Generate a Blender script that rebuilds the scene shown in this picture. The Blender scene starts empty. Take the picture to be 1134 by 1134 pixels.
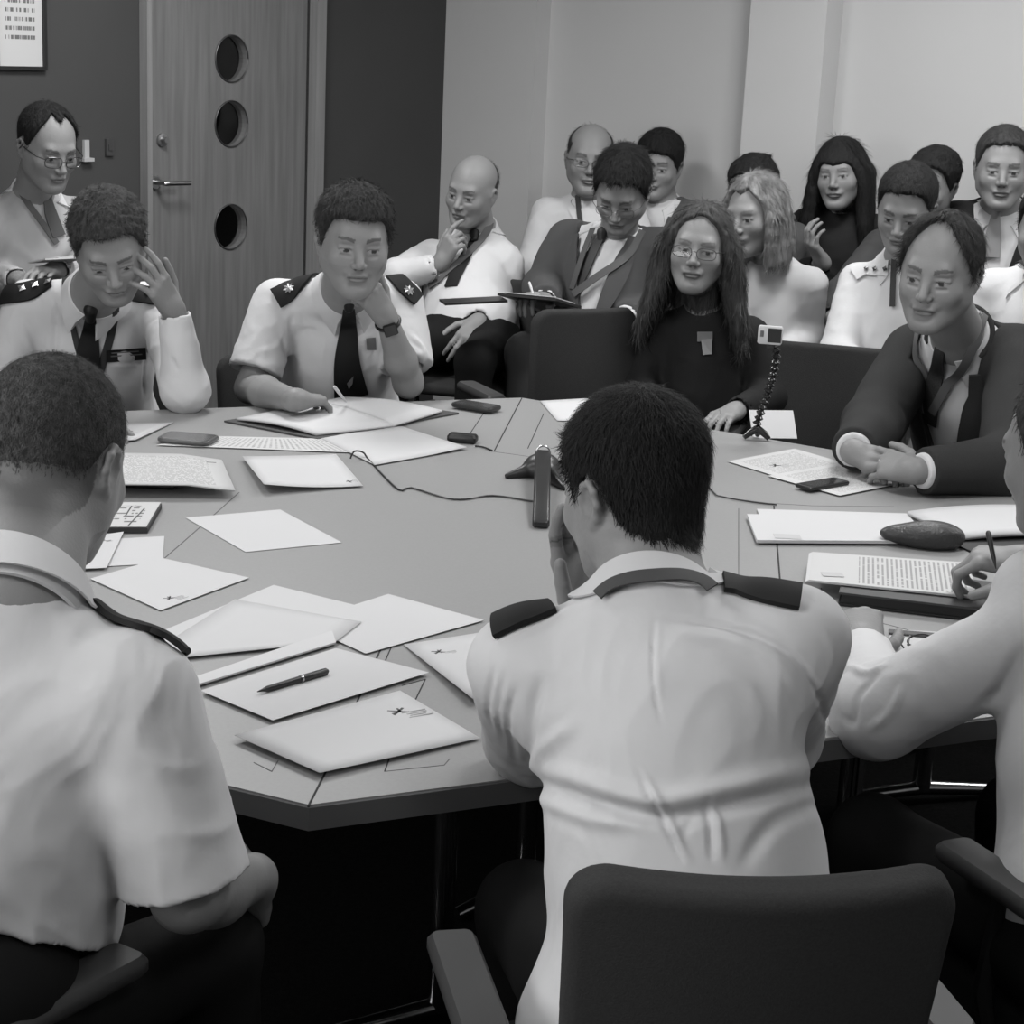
import bpy, math, time
import numpy as np
from mathutils import Matrix, Vector
T0 = time.time()
SC = bpy.context.scene
COL = SC.collection
# ---------------------------------------------------------------- camera
CAM_H = 1.72
CAM_R = np.array([[0.99893161, 0.04621302, 0.0],
                  [0.01155071, -0.24967781, 0.96826008],
                  [0.04474622, -0.96722559, -0.24994485]])   # camera axes (right, down, forward) to world
FPX = 2050.0
cam_data = bpy.data.cameras.new('camera'); cam = bpy.data.objects.new('camera', cam_data)
COL.objects.link(cam); SC.camera = cam
cam_data.sensor_width = 36; cam_data.lens = FPX / 1134 * 36; cam_data.clip_start = .05
_m = Matrix.Identity(4)
for i in range(3):
    _m[i][0] = CAM_R[i, 0]; _m[i][1] = -CAM_R[i, 1]; _m[i][2] = -CAM_R[i, 2]
_m[2][3] = CAM_H
cam.matrix_world = _m
# ---------------------------------------------------------------- world, lights, exposure
w = bpy.data.worlds.new('world'); SC.world = w; w.use_nodes = True
w.node_tree.nodes['Background'].inputs[0].default_value = (.8, .8, .8, 1)
w.node_tree.nodes['Background'].inputs[1].default_value = .3
SC.view_settings.view_transform = 'Standard'; SC.view_settings.look = 'None'
SC.view_settings.gamma = 1; SC.view_settings.use_curve_mapping = False
SC.view_settings.exposure = -0.07
CEIL = 2.75
def area(name, x, y, z, sx, sy, power, rot=(0, 0, 0)):
    l = bpy.data.lights.new(name, 'AREA'); l.shape = 'RECTANGLE'; l.size = sx; l.size_y = sy; l.energy = power
    o = bpy.data.objects.new(name, l); COL.objects.link(o); o.location = (x, y, z); o.rotation_euler = rot
    return o
LAMPS = [(-1.6, 1.0, 17), (.8, .6, 11), (-1.7, 3.3, 21), (.9, 3.3, 20), (-.9, 5.5, 34), (1.1, 5.5, 32), (2.9, 4.9, 26)]
for (x, y, p) in LAMPS:
    area('ceiling_lamp_light', x, y, CEIL - .05, .6, .6, p)
# daylight through the window in the wall left of and behind the camera
area('window_daylight', -3.0, .2, 1.75, 2.2, 1.3, 60, (math.radians(90), 0, math.radians(-68)))

def W(u, v, Y):
    "the point at world depth Y that is seen at (u, v)"
    r = CAM_R @ np.array([u - 567, v - 567, FPX]); return r * (Y / r[1]) + np.array([0, 0, CAM_H])
def Z(u, v, z):
    "the point at height z that is seen at (u, v)"
    r = CAM_R @ np.array([u - 567, v - 567, FPX]); return r * ((z - CAM_H) / r[2]) + np.array([0, 0, CAM_H])
def V3(*a): return np.array(a, float)
def unit(v):
    v = np.asarray(v, float); return v / (np.linalg.norm(v) + 1e-12)

# ---------------------------------------------------------------- materials
MATS = {}
def mat(name, v, rough=.6, bump=0, bscale=60, var=0, vscale=8, spec=.5, metal=0, attr=False, stretch=None, sheen=0):
    if name in MATS: return MATS[name]
    m = bpy.data.materials.new(name); m.use_nodes = True; nt = m.node_tree; N = nt.nodes; L = nt.links
    b = N['Principled BSDF']; b.inputs['Roughness'].default_value = rough; b.inputs['Metallic'].default_value = metal
    b.inputs['Specular IOR Level'].default_value = spec
    if sheen: b.inputs['Sheen Weight'].default_value = sheen
    tc = N.new('ShaderNodeTexCoord'); mp = N.new('ShaderNodeMapping'); L.new(tc.outputs['Object'], mp.inputs[0])
    if stretch: mp.inputs['Scale'].default_value = stretch
    c = (v, v, v * 1.01, 1)
    src = None
    if var:
        n = N.new('ShaderNodeTexNoise'); n.inputs['Scale'].default_value = vscale; n.inputs['Detail'].default_value = 5
        L.new(mp.outputs[0], n.inputs['Vector'])
        r = N.new('ShaderNodeMapRange'); r.inputs[1].default_value = .3; r.inputs[2].default_value = .7
        r.inputs[3].default_value = v * (1 - var); r.inputs[4].default_value = v * (1 + var)
        L.new(n.outputs[0], r.inputs[0]); src = r.outputs[0]
    if attr:
        a = N.new('ShaderNodeAttribute'); a.attribute_name = 'tone'
        mu = N.new('ShaderNodeMath'); mu.operation = 'MULTIPLY'
        L.new(a.outputs['Fac'], mu.inputs[0])
        if src: L.new(src, mu.inputs[1])
        else: mu.inputs[1].default_value = v
        src = mu.outputs[0]
    if src:
        cc = N.new('ShaderNodeCombineColor')
        for i in range(3): L.new(src, cc.inputs[i])
        L.new(cc.outputs[0], b.inputs['Base Color'])
    else: b.inputs['Base Color'].default_value = c
    if bump:
        n = N.new('ShaderNodeTexNoise'); n.inputs['Scale'].default_value = bscale; n.inputs['Detail'].default_value = 4
        L.new(mp.outputs[0], n.inputs['Vector'])
        bp = N.new('ShaderNodeBump'); bp.inputs['Strength'].default_value = bump; bp.inputs['Distance'].default_value = .01
        L.new(n.outputs[0], bp.inputs['Height']); L.new(bp.outputs[0], b.inputs['Normal'])
    MATS[name] = m; return m
def lined_mat(name, base, ink, lines, u0, u1, v0, v1, fill=.75, wordscale=30, swap=False):
    "paper with rows of small print between u0..u1, v0..v1 of its own UVs"
    m = bpy.data.materials.new(name); m.use_nodes = True; nt = m.node_tree; N = nt.nodes; L = nt.links
    b = N['Principled BSDF']; b.inputs['Roughness'].default_value = .7; b.inputs['Specular IOR Level'].default_value = .2
    uv = N.new('ShaderNodeUVMap'); s = N.new('ShaderNodeSeparateXYZ'); L.new(uv.outputs[0], s.inputs[0])
    def M(op, a, b_=None):
        n = N.new('ShaderNodeMath'); n.operation = op
        for i, q in enumerate((a, b_)):
            if q is None: continue
            if isinstance(q, (int, float)): n.inputs[i].default_value = q
            else: L.new(q, n.inputs[i])
        return n.outputs[0]
    U, Vv = s.outputs[0], s.outputs[1]
    A_u, A_v = (Vv, U) if swap else (U, Vv)
    row = M('MULTIPLY', A_v, lines); fr = M('FRACT', row); on = M('LESS_THAN', fr, .45)
    cx = N.new('ShaderNodeCombineXYZ'); L.new(M('MULTIPLY', A_u, wordscale), cx.inputs[0]); L.new(M('MULTIPLY', M('FLOOR', row), 7.3), cx.inputs[1])
    n = N.new('ShaderNodeTexNoise'); n.inputs['Scale'].default_value = 1.2; n.inputs['Detail'].default_value = 3; L.new(cx.outputs[0], n.inputs['Vector'])
    word = M('LESS_THAN', n.outputs[0], .5 + .12 * (fill - .5) * 2)
    box = M('MULTIPLY', M('MULTIPLY', M('GREATER_THAN', U, u0), M('LESS_THAN', U, u1)), M('MULTIPLY', M('GREATER_THAN', Vv, v0), M('LESS_THAN', Vv, v1)))
    k = M('MULTIPLY', M('MULTIPLY', on, word), box)
    val = M('SUBTRACT', base, M('MULTIPLY', k, base - ink))
    cc = N.new('ShaderNodeCombineColor')
    for i in range(3): L.new(val, cc.inputs[i])
    L.new(cc.outputs[0], b.inputs['Base Color'])
    return m
def glass_mat(name, a=.12, tint=.9):
    if name in MATS: return MATS[name]
    m = bpy.data.materials.new(name); m.use_nodes = True; nt = m.node_tree; N = nt.nodes; L = nt.links
    N.remove(N['Principled BSDF'])
    t = N.new('ShaderNodeBsdfTransparent'); t.inputs[0].default_value = (tint, tint, tint, 1)
    g = N.new('ShaderNodeBsdfGlossy'); g.inputs['Roughness'].default_value = .03
    mx = N.new('ShaderNodeMixShader'); mx.inputs[0].default_value = a
    L.new(t.outputs[0], mx.inputs[1]); L.new(g.outputs[0], mx.inputs[2]); L.new(mx.outputs[0], N['Material Output'].inputs[0])
    MATS[name] = m; return m

SKIN = mat('skin', .255, .5, attr=True, bump=.08, bscale=220, spec=.35)
WHITE = mat('white_cotton', .64, .85, bump=.30, bscale=14, spec=.15)
BLACKC = mat('black_cloth', .018, .8, bump=.15, bscale=400, spec=.2)
NAVY = mat('dark_epaulette_cloth', .012, .7, spec=.25)
TROUSER = mat('dark_trouser_wool', .009, .85, spec=.2)
SHOE = mat('black_shoe_leather', .01, .35)
METAL = mat('brushed_metal', .5, .3, metal=1)
DKMETAL = mat('dark_metal', .12, .35, metal=1)
BLKPL = mat('black_plastic', .015, .4)
PAPER = mat('white_paper', .60, .75, spec=.2)

# ---------------------------------------------------------------- meshes
def prop(o, label=None, cat=None, group=None, kind=None):
    if label: o['label'] = label
    if cat: o['category'] = cat
    if group: o['group'] = group
    if kind: o['kind'] = kind
    return o
def link(name, me, parent=None, m=None, smooth=False):
    o = bpy.data.objects.new(name, me); COL.objects.link(o)
    if parent is not None:
        o.parent = parent; o.matrix_parent_inverse = Matrix.Translation(-Vector(parent.location))
        if parent.rotation_euler.z: o.matrix_parent_inverse = parent.matrix_basis.inverted()
    if m is not None: me.materials.append(m)
    if smooth:
        me.polygons.foreach_set('use_smooth', np.ones(len(me.polygons), bool))
    return o
def mesh_np(name, v, f, parent=None, m=None, smooth=True, tone=None, origin=None):
    v = np.asarray(v, np.float64); f = np.asarray(f, np.int32)
    me = bpy.data.meshes.new(name)
    if f.ndim == 2 and f.shape[1] == 4 and len(f) > 2000:
        me.vertices.add(len(v)); me.vertices.foreach_set('co', v.astype(np.float32).ravel())
        me.loops.add(f.size); me.loops.foreach_set('vertex_index', f.ravel())
        me.polygons.add(len(f)); me.polygons.foreach_set('loop_start', np.arange(0, f.size, 4, dtype=np.int32))
        try: me.polygons.foreach_set('loop_total', np.full(len(f), 4, np.int32))
        except Exception: pass
        me.update(calc_edges=True); me.validate()
    else:
        me.from_pydata(v.tolist(), [], [list(map(int, q)) for q in f]); me.update()
    if tone is not None:
        a = me.attributes.new('tone', 'FLOAT', 'POINT'); a.data.foreach_set('value', np.asarray(tone, np.float32))
    return link(name, me, parent, m, smooth)
def empty(name, loc, rz=0, **k):
    o = bpy.data.objects.new(name, None); COL.objects.link(o); o.location = tuple(float(a) for a in loc)
    o.rotation_euler = (0, 0, rz); o.empty_display_size = .05
    return prop(o, **k)
class MB:
    "collects simple shapes into one mesh"
    def __init__(s): s.v = []; s.f = []
    def add(s, v, f):
        n = len(s.v); s.v += [tuple(map(float, p)) for p in v]; s.f += [tuple(int(i) + n for i in q) for q in f]; return s
    def box(s, c, size, R=None, bevel=0):
        c = np.asarray(c, float); h = np.asarray(size, float) / 2; R = np.eye(3) if R is None else np.asarray(R)
        if bevel <= 0:
            P = [c + R @ (h * np.array([a, b, d])) for a in (-1, 1) for b in (-1, 1) for d in (-1, 1)]
            return s.add(P, [(0, 1, 3, 2), (4, 6, 7, 5), (0, 4, 5, 1), (2, 3, 7, 6), (0, 2, 6, 4), (1, 5, 7, 3)])
        # chamfered box: rounded in section x-y, chamfer on z
        n = 4; ring = []
        b = min(bevel, h[0] * .99, h[1] * .99)
        for q, (sx, sy) in enumerate(((1, 1), (-1, 1), (-1, -1), (1, -1))):
            for k in range(n + 1):
                a = math.pi / 2 * (q + k / n); ring.append((sx * (h[0] - b) + b * math.cos(a), sy * (h[1] - b) + b * math.sin(a)))
        bz = min(b, h[2] * .6); lv = [(-h[2], bz), (-h[2] + bz, 0), (h[2] - bz, 0), (h[2], bz)]
        P = []; m = len(ring)
        for z, inn in lv:
            for x, y in ring:
                fx = (h[0] - inn * .7) / h[0]; fy = (h[1] - inn * .7) / h[1]
                P.append(c + R @ np.array([x * fx, y * fy, z]))
        F = []
        for l in range(3):
            for i in range(m): F.append((l * m + i, l * m + (i + 1) % m, (l + 1) * m + (i + 1) % m, (l + 1) * m + i))
        F.append(tuple(range(m))[::-1]); F.append(tuple(range(3 * m, 4 * m)))
        return s.add(P, F)
    def tube(s, pts, r, n=8, cap=True):
        pts = [np.asarray(p, float) for p in pts]; rs = r if hasattr(r, '__len__') else [r] * len(pts)
        P = []; up = None
        for i, p in enumerate(pts):
            t = unit(pts[min(i + 1, len(pts) - 1)] - pts[max(i - 1, 0)])
            if up is None: up = unit(np.cross(t, [0.31, .12, .94])) if abs(t[2]) < .9 else unit(np.cross(t, [1, 0, 0]))
            up = unit(up - t * np.dot(up, t)); b = np.cross(t, up)
            for k in range(n):
                a = 2 * math.pi * k / n; P.append(p + rs[i] * (math.cos(a) * up + math.sin(a) * b))
        F = [(i * n + k, i * n + (k + 1) % n, (i + 1) * n + (k + 1) % n, (i + 1) * n + k) for i in range(len(pts) - 1) for k in range(n)]
        if cap: F += [tuple(range(n))[::-1], tuple(range((len(pts) - 1) * n, len(pts) * n))]
        return s.add(P, F)
    def lathe(s, c, prof, n=20, R=None):
        c = np.asarray(c, float); R = np.eye(3) if R is None else R; P = []
        for r, z in prof:
            for k in range(n):
                a = 2 * math.pi * k / n; P.append(c + R @ np.array([r * math.cos(a), r * math.sin(a), z]))
        m = len(prof)
        F = [(i * n + k, i * n + (k + 1) % n, (i + 1) * n + (k + 1) % n, (i + 1) * n + k) for i in range(m - 1) for k in range(n)]
        F += [tuple(range(n))[::-1], tuple(range((m - 1) * n, m * n))]
        return s.add(P, F)
    def prism(s, poly, z0, z1):
        n = len(poly); P = [(p[0], p[1], z0) for p in poly] + [(p[0], p[1], z1) for p in poly]
        F = [tuple(range(n))[::-1], tuple(range(n, 2 * n))] + [(i, (i + 1) % n, n + (i + 1) % n, n + i) for i in range(n)]
        return s.add(P, F)
    def build(s, name, m, parent=None, smooth=False, **k):
        me = bpy.data.meshes.new(name); me.from_pydata(s.v, [], s.f); me.update()
        o = link(name, me, parent, m, smooth)
        if smooth:
            try: me.set_sharp_from_angle(angle=math.radians(38))
            except Exception: pass
        return prop(o, **k)
def catmull(P, step):
    P = [np.asarray(p, float) for p in P]
    if len(P) == 2:
        n = max(2, int(np.linalg.norm(P[1] - P[0]) / step) + 1); return np.array([P[0] + (P[1] - P[0]) * t for t in np.linspace(0, 1, n)])
    Q = [2 * P[0] - P[1]] + P + [2 * P[-1] - P[-2]]; out = []
    for i in range(1, len(Q) - 2):
        n = max(2, int(np.linalg.norm(Q[i + 1] - Q[i]) / step) + 1)
        for t in np.linspace(0, 1, n, endpoint=False):
            a, b, c, d = Q[i - 1], Q[i], Q[i + 1], Q[i + 2]
            out.append(.5 * (2 * b + (c - a) * t + (2 * a - 5 * b + 4 * c - d) * t * t + (3 * b - a - 3 * c + d) * t ** 3))
    out.append(P[-1]); return np.array(out)
# ---------------------------------------------------------------- distance-field modelling
from concurrent.futures import ThreadPoolExecutor
POOL = ThreadPoolExecutor(4)
RNG = np.random.RandomState(7); NT = RNG.rand(32, 32, 32)
def noise(p):
    i = np.floor(p).astype(int); f = p - i; f = f * f * (3 - 2 * f); i &= 31; j = (i + 1) & 31
    x0, y0, z0 = i[..., 0], i[..., 1], i[..., 2]; x1, y1, z1 = j[..., 0], j[..., 1], j[..., 2]
    fx, fy, fz = f[..., 0], f[..., 1], f[..., 2]
    a = NT[x0, y0, z0] * (1 - fx) + NT[x1, y0, z0] * fx; b = NT[x0, y1, z0] * (1 - fx) + NT[x1, y1, z0] * fx
    c = NT[x0, y0, z1] * (1 - fx) + NT[x1, y0, z1] * fx; d = NT[x0, y1, z1] * (1 - fx) + NT[x1, y1, z1] * fx
    return (a * (1 - fy) + b * fy) * (1 - fz) + (c * (1 - fy) + d * fy) * fz - .5
def smin(a, b, k):
    h = np.maximum(k - np.abs(a - b), 0) / k; return np.minimum(a, b) - h * h * k * .25
class Sdf:
    def __init__(s): s.p = []; s.mods = []
    def rc(s, a, b, r1, r2=None, k=.02, op='u', cut=False):
        a = np.asarray(a, float); b = np.asarray(b, float); r2 = r1 if r2 is None else r2
        s.p.append(('rc', op, k, (a + b) / 2, np.linalg.norm(b - a) / 2 + max(r1, r2), (a, b, r1, r2, cut))); return s
    def el(s, c, M, r, k=.02, op='u'):
        c = np.asarray(c, float); r = np.asarray(r, float)
        s.p.append(('el', op, k, c, max(r), (c, np.asarray(M, float), r))); return s
    def fn(s, f, c, rad, op='i', k=.001): s.p.append(('fn', op, k, np.asarray(c, float), rad, f)); return s
    def one(s, q, p):
        t = q[0]; a = q[5]
        if t == 'rc':
            A, B, r1, r2, cut = a; ab = B - A; L2 = ab @ ab + 1e-12
            hh = (p - A) @ ab / L2; h = np.clip(hh, 0, 1)
            d = np.sqrt(((p - A - h[..., None] * ab) ** 2).sum(-1)) - (r1 + (r2 - r1) * h)
            if cut: d = np.maximum(d, (hh - 1) * math.sqrt(L2))
            return d
        if t == 'el':
            c, M, r = a; w_ = (p - c) @ M; k0 = np.sqrt(((w_ / r) ** 2).sum(-1)); k1 = np.sqrt(((w_ / r / r) ** 2).sum(-1)) + 1e-9
            return k0 * (k0 - 1) / k1
        return a(p)
    def __call__(s, p):
        lo = p.reshape(-1, 3).min(0); hi = p.reshape(-1, 3).max(0); d = None
        small = np.linalg.norm(hi - lo) < .4
        for q in s.p:
            if small:
                c = q[3]; dist = np.linalg.norm(np.maximum(np.maximum(lo - c, c - hi), 0))
                if dist > q[4] + .09 + q[2]: continue
            e = s.one(q, p); op, k = q[1], q[2]
            if d is None:
                d = e if op == 'u' else np.full(p.shape[:-1], 9.)
                continue
            if op == 'u': d = smin(d, e, k)
            elif op == 's': d = -smin(-d, e, k)
            else: d = np.maximum(d, e)
        if d is None: d = np.full(p.shape[:-1], .09)
        return d
    def bounds(s, pad=.03):
        lo = np.min([q[3] - q[4] for q in s.p if q[1] == 'u'], 0) - pad; hi = np.max([q[3] + q[4] for q in s.p if q[1] == 'u'], 0) + pad
        return lo, hi
def grad(f, p, e=.0015):
    g = np.stack([f(p + np.eye(3)[i] * e) - f(p - np.eye(3)[i] * e) for i in range(3)], -1)
    return g / (np.linalg.norm(g, axis=-1, keepdims=True) + 1e-9)
CO = np.array([(i, j, k) for i in (0, 1) for j in (0, 1) for k in (0, 1)])
ED = [(a, b) for a in range(8) for b in range(a + 1, 8) if np.abs(CO[a] - CO[b]).sum() == 1]
def mesh_sdf(f, lo, hi, h, keep=None):
    "sparse surface nets; keep(p)->bool drops faces"
    B = 8; lo = np.asarray(lo, float); hi = np.asarray(hi, float); nb = np.ceil((hi - lo) / (B * h)).astype(int)
    g = np.stack(np.meshgrid(*[np.arange(n) for n in nb], indexing='ij'), -1)
    # coarse pass, slab by slab in pieces so that culling works
    S = 4
    def pick(t):
        i, j, k = t
        b = g[i:i + S, j:j + S, k:k + S].reshape(-1, 3); c = lo + (b + .5) * B * h
        return b[np.abs(f(c)) < B * h * 1.1 + .002]
    sel = list(POOL.map(pick, [(i, j, k) for i in range(0, nb[0], S) for j in range(0, nb[1], S) for k in range(0, nb[2], S)]))
    sel = np.concatenate(sel)
    if not len(sel): return np.zeros((0, 3)), np.zeros((0, 4), int)
    r = np.arange(B + 1); cg = np.stack(np.meshgrid(r, r, r, indexing='ij'), -1)
    nx, ny, nz = nb * B + 2
    def piece(s0):
        b = sel[s0:s0 + 24]; base = b * B
        idx = base[:, None, None, None, :] + cg
        p = lo + idx * h; D = f(p); ins = D < 0
        cor = np.stack([ins[:, x:x + B, y:y + B, z:z + B] for x, y, z in CO], -1)
        cnt = cor.sum(-1); act = (cnt > 0) & (cnt < 8)
        w_ = np.argwhere(act)
        if not len(w_): return None
        n_, x_, y_, z_ = w_.T
        dv = np.stack([D[n_, x_ + a, y_ + b_, z_ + c_] for a, b_, c_ in CO], -1)
        acc = np.zeros((len(w_), 3)); m_ = np.zeros(len(w_))
        for a, b_ in ED:
            s_ = (dv[:, a] < 0) != (dv[:, b_] < 0); t = np.where(s_, dv[:, a] / (dv[:, a] - dv[:, b_] + 1e-15), 0)
            acc += np.where(s_[:, None], CO[a] + (CO[b_] - CO[a]) * t[:, None], 0); m_ += s_
        cell = base[n_] + w_[:, 1:]; eq = []
        for ax in range(3):
            e = np.zeros(3, int); e[ax] = 1
            A0 = ins[:, :B, :B, :B]; A1 = ins[:, e[0]:e[0] + B, e[1]:e[1] + B, e[2]:e[2] + B]
            q = np.argwhere(A0 != A1)
            if len(q):
                gc = base[q[:, 0]] + q[:, 1:]; flip = A0[tuple(q.T)]
                eq.append(np.column_stack([gc, np.full(len(q), ax), flip]))
        return (cell[:, 0] * ny + cell[:, 1]) * nz + cell[:, 2], lo + (cell + acc / m_[:, None]) * h, np.concatenate(eq)
    R_ = [q for q in POOL.map(piece, range(0, len(sel), 24)) if q is not None]
    CI, CP, EQ = [q[0] for q in R_], [q[1] for q in R_], [q[2] for q in R_]
    CI = np.concatenate(CI); CP = np.concatenate(CP); o = np.argsort(CI); CI = CI[o]; CP = CP[o]
    EQ = np.concatenate(EQ); F = []
    for ax in range(3):
        q = EQ[EQ[:, 3] == ax]; u = np.zeros(3, int); v = np.zeros(3, int); u[(ax + 1) % 3] = 1; v[(ax + 2) % 3] = 1
        ids = []
        for off in (0 * u, -u, -u - v, -v):
            c = q[:, :3] + off; k = (c[:, 0] * ny + c[:, 1]) * nz + c[:, 2]; pos = np.clip(np.searchsorted(CI, k), 0, len(CI) - 1)
            ids.append(np.where((CI[pos] == k) & (c.min(1) >= 0), pos, -1))
        ids = np.stack(ids, 1); fl = q[:, 4] == 0; ids[fl] = ids[fl][:, ::-1]
        F.append(ids[ids.min(1) >= 0])
    F = np.concatenate(F)
    if keep is not None and len(F):
        F = F[keep(CP[F].mean(1))]
        used = np.unique(F); mp = np.full(len(CP), -1); mp[used] = np.arange(len(used)); CP = CP[used]; F = mp[F]
    return CP, F
def refine(f, v, it=2):
    for s0 in range(0, len(v), 4000):
        q = v[s0:s0 + 4000]
        for _ in range(it):
            e = .0012; d = f(q); g = np.stack([f(q + np.eye(3)[i] * e) - d for i in range(3)], -1) / e
            q = q - g * np.clip(d / ((g ** 2).sum(-1) + .05), -.01, .01)[:, None]
        v[s0:s0 + 4000] = q
    return v
def vnormals(v, f):
    n = np.zeros_like(v); a = np.cross(v[f[:, 2]] - v[f[:, 0]], v[f[:, 3]] - v[f[:, 1]])
    for k in range(4): np.add.at(n, f[:, k], a)
    return n / (np.linalg.norm(n, axis=1, keepdims=True) + 1e-12)
def trace(f, px, near=.5):
    "where the sight lines through the pixels px meet the surface f"
    px = np.asarray(px, float); d = np.column_stack([px - 567, np.full(len(px), FPX)]) @ CAM_R.T; d /= np.linalg.norm(d, axis=1, keepdims=True)
    o = np.array([0, 0, CAM_H]); lo, hi = f.bounds(); c = (lo + hi) / 2; t = np.full(len(px), max(near, np.linalg.norm(c - o) - np.linalg.norm(hi - lo) / 2 - .05))
    best = np.full(len(px), 9.); bt = t.copy()
    for _ in range(140):
        p = o + d * t[:, None]; q = f(p); m = q < best - 1e-5
        best = np.where(m, q, best); bt = np.where(m, t, bt); t = t + np.where(q > .0004, np.maximum(q, .0004) * .8, 0)
    P = o + d * bt[:, None]
    # sight lines that miss: pull the nearest approach on to the surface
    miss = best > .003
    if miss.any():
        for _ in range(4): P[miss] -= grad(f, P[miss]) * (f(P[miss])[:, None]) * .9
    return P
def ribbon_pts(f, P, w, thick, name, m, parent, lift=.001, side=None, nx=5, flat=False, **k):
    P = np.asarray(P, float); n = len(P); ws = np.interp(np.linspace(0, 1, n), np.linspace(0, 1, len(w)), w) if hasattr(w, '__len__') else np.full(n, w)
    T = np.gradient(P, axis=0); T /= np.linalg.norm(T, axis=1, keepdims=True) + 1e-9
    N_ = grad(f, P, .004); S = np.cross(T, N_); S /= np.linalg.norm(S, axis=1, keepdims=True) + 1e-9
    rows = []
    for a in np.linspace(-.5, .5, nx):
        q = P + S * (ws * a)[:, None]
        if not flat:
            for _ in range(2): q = q - grad(f, q, .003) * (f(q)[:, None])
        rows.append(q)
    Q = np.stack(rows, 1)
    NN = np.repeat(N_[:, None], nx, 1)
    bot = Q + NN * (lift - .001); top = Q + NN * (lift + thick)
    V = np.concatenate([top.reshape(-1, 3), bot.reshape(-1, 3)]); o_ = n * nx; F = []
    for i in range(n - 1):
        for j in range(nx - 1):
            a = i * nx + j; F.append((a, a + 1, a + nx + 1, a + nx)); F.append((o_ + a, o_ + a + nx, o_ + a + nx + 1, o_ + a + 1))
        F.append((i * nx, i * nx + nx, o_ + i * nx + nx, o_ + i * nx)); b = i * nx + nx - 1; F.append((b, o_ + b, o_ + b + nx, b + nx))
    for j in range(nx - 1):
        F.append((j, o_ + j, o_ + j + 1, j + 1)); b = (n - 1) * nx + j; F.append((b, b + 1, o_ + b + 1, o_ + b))
    o = MB().add(V, F).build(name, m, parent, smooth=True, **k); return o
def drape(f, px, w, thick, name, m, parent, lift=.001, step=6, smooth=2, **k):
    "a band of cloth lying on surface f along the line of pixels px"
    q = catmull([np.array(p, float) for p in px], step); P = trace(f, q)
    for _ in range(smooth): P[1:-1] = (P[:-2] + 2 * P[1:-1] + P[2:]) / 4
    return ribbon_pts(f, P, w, thick, name, m, parent, lift, **k)
# ---------------------------------------------------------------- people
def frame(yaw, pitch=0, roll=0):
    "columns: person's right, forward, up"
    a, p, r = map(math.radians, (yaw, pitch, roll))
    y0 = V3(math.sin(a), math.cos(a), 0); x0 = V3(math.cos(a), -math.sin(a), 0); z0 = V3(0, 0, 1)
    y = y0 * math.cos(p) - z0 * math.sin(p); z = z0 * math.cos(p) + y0 * math.sin(p)
    x = x0 * math.cos(r) + z * math.sin(r); z = z * math.cos(r) - x0 * math.sin(r)
    return np.column_stack([x, y, z])
class Head:
    def __init__(s, c, M, sc): s.c = np.asarray(c, float); s.M = M; s.s = sc
    def w(s, *q): return s.c + s.M @ (np.array(q, float) * s.s)
    def l(s, p): return (p - s.c) @ s.M / s.s
HAIRLINES = {
    'short': [(0, .078), (30, .076), (48, .062), (60, .03), (74, -.012), (84, -.010), (92, .028), (108, .018), (122, -.03), (150, -.055), (180, -.062)],
    'receding': [(0, .098), (18, .104), (34, .112), (52, .075), (66, .03), (76, -.012), (84, -.01), (92, .028), (108, .018), (122, -.03), (150, -.055), (180, -.062)],
    'long': [(0, .085), (25, .078), (48, .045), (62, .01), (74, -.03), (90, -.05), (120, -.08), (180, -.09)],
}
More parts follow.
